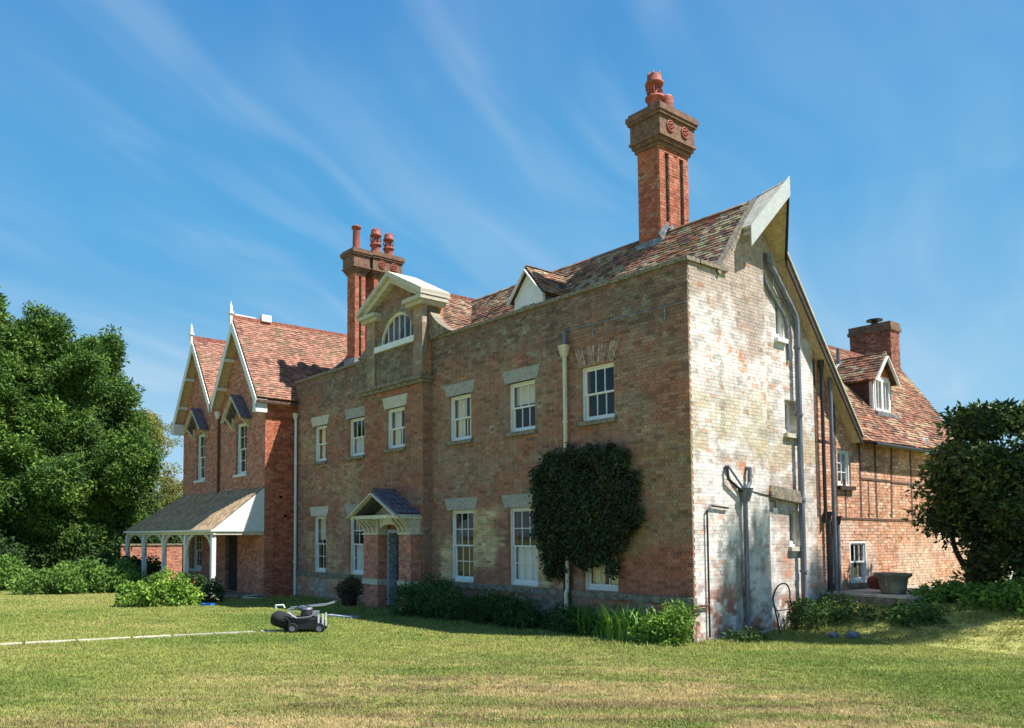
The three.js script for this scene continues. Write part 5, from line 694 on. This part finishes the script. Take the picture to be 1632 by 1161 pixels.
shrub('dark low shrub on the bank, farther from the house than the garden tree', 'bank_plant', [4.6, 0.2, -5.6], [[[0, 0.4, 0], [1.0, 0.6, 0.8]], [[0.9, 0.5, -0.4], [0.9, 0.7, 0.8]]], { seed: 255, cols: GREEN.deep, per: 260, geo: CL.ivy });
// climber on the front wall
{
  const t = thing('wall_climber', 'dark evergreen climber hanging round the cream drainpipe on the front wall', 'climber', [-2.7, -0.1, 0]);
  for (const [x0, x1, x2] of [[-0.42, -0.3, -0.6], [-0.58, -0.2, 0.7]]) mesh(t, 'stem', taper([[x0, -0.05, 0.14], [x0, 1.2, 0.1], [x1, 2.3, 0.12], [x2, 3.6, 0.14]], 0.03, 0.01, 6), MAT.bark);
  const B = [[[-0.55, 3.05, 0.2], [0.75, 0.85, 0.26]], [[0.55, 2.85, 0.22], [0.85, 0.95, 0.28]], [[-0.85, 2.45, 0.18], [0.5, 0.6, 0.2]], [[0.85, 2.45, 0.22], [0.55, 0.6, 0.26]], [[-0.3, 2.3, 0.22], [0.7, 0.5, 0.24]], [[0.2, 2.7, 0.24], [0.8, 0.7, 0.26]], [[0.1, 3.4, 0.18], [0.65, 0.5, 0.2]], [[0.3, 3.45, 0.16], [0.5, 0.4, 0.16], 1.3], [[0.0, 3.3, 0.2], [0.5, 0.45, 0.2], 1.3]], q = rng(263);
  for (let i = 0; i < 74; i++) { const a = q() * 6.283, c = Math.cos(a), d = Math.sin(a), k = (0.82 + 0.34 * q()) / Math.pow(Math.abs(c) ** 3.2 + Math.abs(d) ** 3.2, 1 / 3.2), s = 0.09 + 0.15 * q(); if (Math.abs(c) < 0.18 && d > 0 && k > 0.95) continue; B.push([[0.02 + c * 1.16 * k, 2.85 + d * 1.04 * k, 0.12 + 0.16 * q()], [s * 1.1, s * (0.8 + q()), 0.1], 1.5]); }
  for (let i = 0; i < 26; i++) { const x = -1.15 + 1.0 * q() + (q() < 0.3 ? 1.1 : 0), y = 1.1 + 1.0 * q(); B.push([[x, y + 0.25, 0.14], [0.07, 0.3, 0.08], 1.6]); }
  foliage(t, B, { geo: CL.ivy, mat: LEAFG, seed: 261, per: 480, cols: GREEN.ivy, gap: 0.22, shell: 0.15, name: 'leaves', scale: 0.8 });
}
// ---------------------------------------------------------------- things about the garden
{
  const m = thing('lawn_mower', 'black petrol lawn mower with grass bag parked on the lawn before the porch', 'lawn mower', [-6.35, -0.1, 5.15], 0.936); 
  const deck = new THREE.Shape(); deck.moveTo(-0.3, 0); deck.lineTo(0.32, 0); deck.quadraticCurveTo(0.42, 0.02, 0.4, 0.12); deck.lineTo(0.3, 0.2); deck.lineTo(-0.26, 0.22); deck.quadraticCurveTo(-0.36, 0.14, -0.3, 0); const dg = new THREE.ExtrudeGeometry(deck, { depth: 0.46, bevelEnabled: true, bevelSize: 0.02, bevelThickness: 0.02, bevelSegments: 2 }); dg.translate(0.05, 0.1, -0.23); mesh(m, 'deck', dg, MAT.black);
  const eng = part(m, 'engine'); const e1 = new THREE.CylinderGeometry(0.13, 0.16, 0.16, 16); e1.translate(0.1, 0.42, 0); mesh(eng, 'engine_block', e1, MAT.pipeBlack); const e2 = new THREE.CylinderGeometry(0.1, 0.12, 0.06, 16); e2.translate(0.1, 0.53, 0); mesh(eng, 'starter_cover', e2, MAT.steel); mesh(eng, 'fuel_tank', box(0.22, 0.36, 0.36, 0.46, -0.1, 0.1), MAT.steel);
  const bg = new THREE.CapsuleGeometry(0.2, 0.2, 6, 16); bg.rotateZ(1.15); bg.scale(1, 0.85, 1.15); { const p = bg.attributes.position; for (let i = 0; i < p.count; i++) { const k = 1 + 0.16 * (fbm(p.getX(i) * 9 + 4, p.getY(i) * 9 + p.getZ(i) * 7, 3) - 0.5) * 2; p.setXYZ(i, p.getX(i) * k, p.getY(i) * k, p.getZ(i) * k); } bg.computeVertexNormals(); } bg.translate(-0.42, 0.25, 0); mesh(m, 'grass_bag', bg, MAT.rubber); mesh(m, 'bag_handle', tube([[-0.6, 0.5, -0.12], [-0.62, 0.57, -0.12], [-0.45, 0.58, -0.12], [-0.42, 0.52, -0.12]], 0.02, 6), MAT.white);
  for (const x of [-0.18, 0.4]) for (const z of [-0.29, 0.29]) { const w = part(m, 'wheel'); const g = new THREE.TorusGeometry(0.085, 0.03, 8, 18); g.translate(x, 0.115, z); mesh(w, 'tyre', g, MAT.rubber); const h = new THREE.CylinderGeometry(0.065, 0.065, 0.04, 14); h.rotateX(Math.PI / 2); h.translate(x, 0.115, z); mesh(w, 'rim', h, MAT.pipeGrey); }
  for (const z of [-0.2, 0.2]) mesh(m, 'handle', tube([[-0.15, 0.26, z], [-0.3, 0.52, z], [0.5, 0.6, z], [0.72, 0.66, z * 0.9]], 0.014, 8), MAT.steel); mesh(m, 'handle_grip', tube([[0.72, 0.66, -0.18], [0.74, 0.68, 0], [0.72, 0.66, 0.18]], 0.018, 8), MAT.rubber);
  mesh(m, 'front_panel', boxes([[0.36, 0.4, 0.14, 0.4, 0.25, 0.27], [0.45, 0.49, 0.12, 0.42, 0.24, 0.27], [0.52, 0.55, 0.16, 0.44, 0.2, 0.24]]), MAT.white); mesh(m, 'control_cable', tube([[-0.2, 0.5, 0.2], [0, 0.62, 0.22], [0.25, 0.56, 0.2], [0.6, 0.64, 0.18]], 0.01, 6), MAT.rubber); mesh(m, 'side_guard', tube([[-0.3, 0.45, 0.24], [-0.1, 0.33, 0.27], [0.2, 0.36, 0.27], [0.34, 0.46, 0.22]], 0.012, 6), MAT.steel);
}
{ const b = thing('timber_board', 'pale blue-white board lying flat on the grass by the porch', 'board', [-8.6, -0.095, 2.75], 0.2); mesh(b, 'plank', box(-0.5, 0.5, 0, 0.05, -0.16, -0.005), MAT.bluePaint); mesh(b, 'plank', box(-0.48, 0.5, 0, 0.05, 0.005, 0.16), MAT.bluePaint); }
{ const p = thing('planter', 'dark round planter with a dry bush between the porch pier and the red wing', 'planter', [-11.2, -0.1, 0.9]); lathe(p, 'pot', [[0, 0.02], [0.2, 0.02], [0.26, 0.3], [0.29, 0.32], [0.29, 0.36], [0.25, 0.36], [0.24, 0.3], [0, 0.3]], 0, 0, 0, MAT.darkWood); foliage(p, [[[0, 0.5, 0], [0.32, 0.26, 0.32]]], { geo: CL.small, seed: 271, per: 900, cols: [lin(92, 80, 60), lin(80, 84, 56)], gap: 0.2, name: 'leaves' }); }
{ const p = thing('stone_tub', 'round stone tub with a wide rim on the terrace', 'tub', [1.2, 0.67, -5.75]); lathe(p, 'bowl', [[0, 0], [0.22, 0], [0.25, 0.05], [0.3, 0.36], [0.38, 0.42], [0.38, 0.48], [0.32, 0.48], [0.28, 0.38], [0, 0.36]], 0, 0, 0, MAT.oldStone, 20); const s = new THREE.CylinderGeometry(0.28, 0.28, 0.04, 16); s.translate(0, 0.4, 0); mesh(p, 'soil', s, MAT.soil); }
{ const p = thing('terracotta_pot', 'dark terracotta pot tipped on its side behind the stone tub', 'pot', [0.55, 0.67, -6.1]); const g = new THREE.LatheGeometry([[0.0, 0], [0.14, 0], [0.19, 0.32], [0.22, 0.33], [0.22, 0.38], [0.18, 0.38], [0.13, 0.06], [0, 0.05]].map(q => new THREE.Vector2(...q)), 16); g.rotateZ(-1.45); g.translate(0, 0.22, 0); mesh(p, 'pot', g, std({ color: hex(120, 62, 50), map: grainMap })); }
{ const p = thing('marker_post', 'short orange-tipped wooden stake in the shrubs before the veranda', 'stake', [-16.7, -0.1, 3.55]); mesh(p, 'shaft', box(-0.035, 0.035, 0, 0.5, -0.035, 0.035), MAT.timber); mesh(p, 'painted_tip', box(-0.037, 0.037, 0.5, 0.72, -0.037, 0.037), std({ color: hex(226, 104, 66) })); }
{ const p = thing('plastic_tray', 'shallow bright blue plastic tray on the grass before the veranda', 'tray', [-14.1, -0.09, 4.15], 0.5); mesh(p, 'base', box(-0.2, 0.2, 0, 0.015, -0.12, 0.12), std({ color: hex(46, 120, 196), roughness: 0.4 })); mesh(p, 'rim', boxes([[-0.2, 0.2, 0.015, 0.07, -0.12, -0.105], [-0.2, 0.2, 0.015, 0.07, 0.105, 0.12], [-0.2, -0.185, 0.015, 0.07, -0.105, 0.105], [0.185, 0.2, 0.015, 0.07, -0.105, 0.105]]), std({ color: hex(46, 120, 196), roughness: 0.4 })); }
{ const p = thing('stone_slabs', 'loose pale stone slabs leaning low against the red wing', 'slab', [-15.9, -0.1, 1.75], 0.3); mesh(p, 'slab', box(-0.4, 0.35, 0, 0.07, -0.22, 0.2), MAT.paleStone); const g = box(-0.3, 0.3, 0, 0.05, -0.18, 0.18); g.rotateZ(0.08); g.translate(0.04, 0.098, 0); mesh(p, 'slab', g, MAT.stone); }
{ const p = thing('iron_hoop', 'black bent iron hoop leaning on the foot of the whitewashed gable', 'hoop', [0.12, -0.1, -3.0]); const q = []; for (let k = 0; k <= 12; k++) { const a = k / 12 * Math.PI; q.push([0.05 * Math.sin(a) - 0.02, 0.75 + 0.32 * Math.sin(a), Math.cos(a) * 0.34]); } mesh(p, 'hoop', tube([[0.14, 0, 0.36], ...q, [0.14, 0, -0.36]], 0.016, 6), MAT.black); mesh(p, 'crossbar', tube([[0.06, 0.5, 0.35], [0.06, 0.5, -0.35]], 0.012, 6), MAT.black); }
for (const [x, z, s, l] of [[1.2, -3.0, 1, 'blue-grey rounded stone on the grass by the bank, the smaller of two'], [1.5, -3.15, 1.3, 'blue-grey rounded stone on the grass by the bank, the larger of two']]) { const t = thing('loose_stone', l, 'stone', [x, gh(x, z) - 0.01, z], s); const g = new THREE.IcosahedronGeometry(0.09 * s, 2); const p = g.attributes.position; for (let i = 0; i < p.count; i++) { const k = 0.85 + 0.3 * fbm(p.getX(i) * 12 + s * 9, p.getY(i) * 12 + p.getZ(i) * 9, 2); p.setXYZ(i, p.getX(i) * k * 1.3, p.getY(i) * k * 0.8, p.getZ(i) * k); } g.computeVertexNormals(); g.translate(0, 0.06 * s, 0); mesh(t, 'stone', g, std({ color: hex(128, 132, 146), map: grainMap })); }
{ const p = thing('gate_post', 'weathered white wooden post among the bushes behind the garden tree', 'post', [0.6, gh(0.6, -14.6) - 0.02, -14.6]); mesh(p, 'shaft', box(-0.12, 0.12, 0, 1.35, -0.12, 0.12), MAT.white); mesh(p, 'cap', box(-0.16, 0.16, 1.35, 1.43, -0.16, 0.16), MAT.white); }
{ const p = thing('garden_wall', 'low red brick garden wall behind the veranda posts', 'wall', [-30, -0.1, 0]); mesh(p, 'wall_core', box(-0.1, 0.1, 0, 1.7, -6, 2), mortarMat); brickwork(p, { poly: rect(-2, 6, 0, 1.7), O: [0.11, 0, 0], U: [0, 0, -1], N: [1, 0, 0], mat: brickMat, colour: redTone, seed: 281 }); mesh(p, 'coping', box(-0.16, 0.16, 1.7, 1.78, -6, 2), MAT.oldStone); }
{ const p = thing('hedge', 'long clipped hedge beyond the house closing off the garden', 'hedge', [-10, 0, -34]); foliage(p, [0, 1, 2, 3, 4, 5, 6, 7, 8, 9, 10, 11].map(i => [[i * 5 - 30, 1.2, Math.sin(i) * 2], [3.4, 2.2, 1.6]]), { geo: CL.mid, seed: 282, per: 60, cols: GREEN.mid, scale: 1.6, gap: 0.2, name: 'leaves' }); }
// ---------------------------------------------------------------- grass
{
  const r0 = rng(301), pos = []; for (let i = 0; i < 16; i++) { const a = r0() * 6.283, d = Math.sqrt(r0()) * 0.075, x = Math.cos(a) * d, z = Math.sin(a) * d, h = 0.022 + 0.026 * r0(), b = r0() * 6.283, w = 0.0035 + 0.0025 * r0(), l = 0.012 + 0.022 * r0(); pos.push(x - Math.sin(b) * w, 0, z + Math.cos(b) * w, x + Math.sin(b) * w, 0, z - Math.cos(b) * w, x + Math.cos(b) * l, h, z + Math.sin(b) * l); }
  const g = new THREE.BufferGeometry(); g.setAttribute('position', new THREE.Float32BufferAttribute(pos, 3)); g.computeVertexNormals();
  const r = rng(302), L = [], cx = 9.557, cz = 13.93;
  for (let i = 0; i < 900000 && L.length < 150000; i++) {
    const x = -30 + 42 * r(), z = -9 + 24 * r(), d = Math.hypot(x - cx, z - cz); if (d < 6 || r() > Math.min(1, (9 / d) ** 1.6)) continue;
    if (x < 0.02 && z < 0.1) continue; if (x < -16.2 && z < 1.3) continue; if (x > -0.1 && x < 1.95 && z < -5.0) continue; if (x < -16.2 && x > -25.6 && z < 3.1) continue;
    const t = x * -0.8 - z * -0.59; L.push([x, z, d]);
  }
  const m = new THREE.InstancedMesh(g, leafMat({ transmission: 0.25, roughness: 0.8 }), L.length), M = new THREE.Matrix4(), q = new THREE.Quaternion(), col = new THREE.Color(), Y = V(0, 1, 0);
  L.forEach(([x, z, d], i) => { q.setFromAxisAngle(Y, r() * 6.283); const edge = Math.max(sst(1.6, 0.4, Math.abs(z - 0.7)) * (x < 0 ? 1 : 0), sst(1.3, 0.2, x) * (z < 0 ? 1 : 0) * (x > 0 ? 1 : 0)), s = (0.7 + 0.7 * r()) * (1 + 1.2 * edge * r()), k = Math.max(1, d / 13); M.compose(V(x, gh(x, z) - 0.004, z), q, V(k * s, s, k * s)); m.setMatrixAt(i, M); const c = lawnColour(x, z), w = 0.92 + 0.2 * r(); const e = lin(Math.min(255, c[0] * w), Math.min(255, c[1] * w * 1.03), Math.min(255, c[2] * w)); col.setRGB(...e); m.setColorAt(i, col); });
  // coarser tufts and low weeds left by the mower
  { const Q = [], r2 = rng(311); for (let i = 0; i < 40000 && Q.length < 2600; i++) { const x = -26 + 38 * r2(), z = 0.5 + 13.5 * r2(), d = Math.hypot(x - cx, z - cz); if (d < 6.5 || d > 26 || fbm(x * 0.5 + 11, z * 0.5 + 5, 3) < 0.52 || (x < -16 && z < 3.3)) continue; Q.push([x, z]); }
    const w = new THREE.InstancedMesh(CL.weed, leafMat({ transmission: 0.25, roughness: 0.8 }), Q.length); Q.forEach(([x, z], i) => { q.setFromAxisAngle(Y, r2() * 6.283); const s = 0.5 + 0.8 * r2(); M.compose(V(x, gh(x, z) + 0.012, z), q, V(s, s * 0.55, s)); w.setMatrixAt(i, M); const c = lin(86 + 40 * r2(), 122 + 24 * r2(), 48); col.setRGB(...c); w.setColorAt(i, col); }); w.name = 'lawn_weeds'; w.castShadow = w.receiveShadow = true; w.userData = { kind: 'stuff', label: 'low broad-leaved weeds scattered through the mown lawn', category: 'weeds' }; scene.add(w); }
  m.name = 'lawn_grass'; m.castShadow = m.receiveShadow = true; m.userData = { kind: 'stuff', label: 'short dry mown grass of the lawn', category: 'grass' }; scene.add(m);
}
renderer.render(scene, camera);
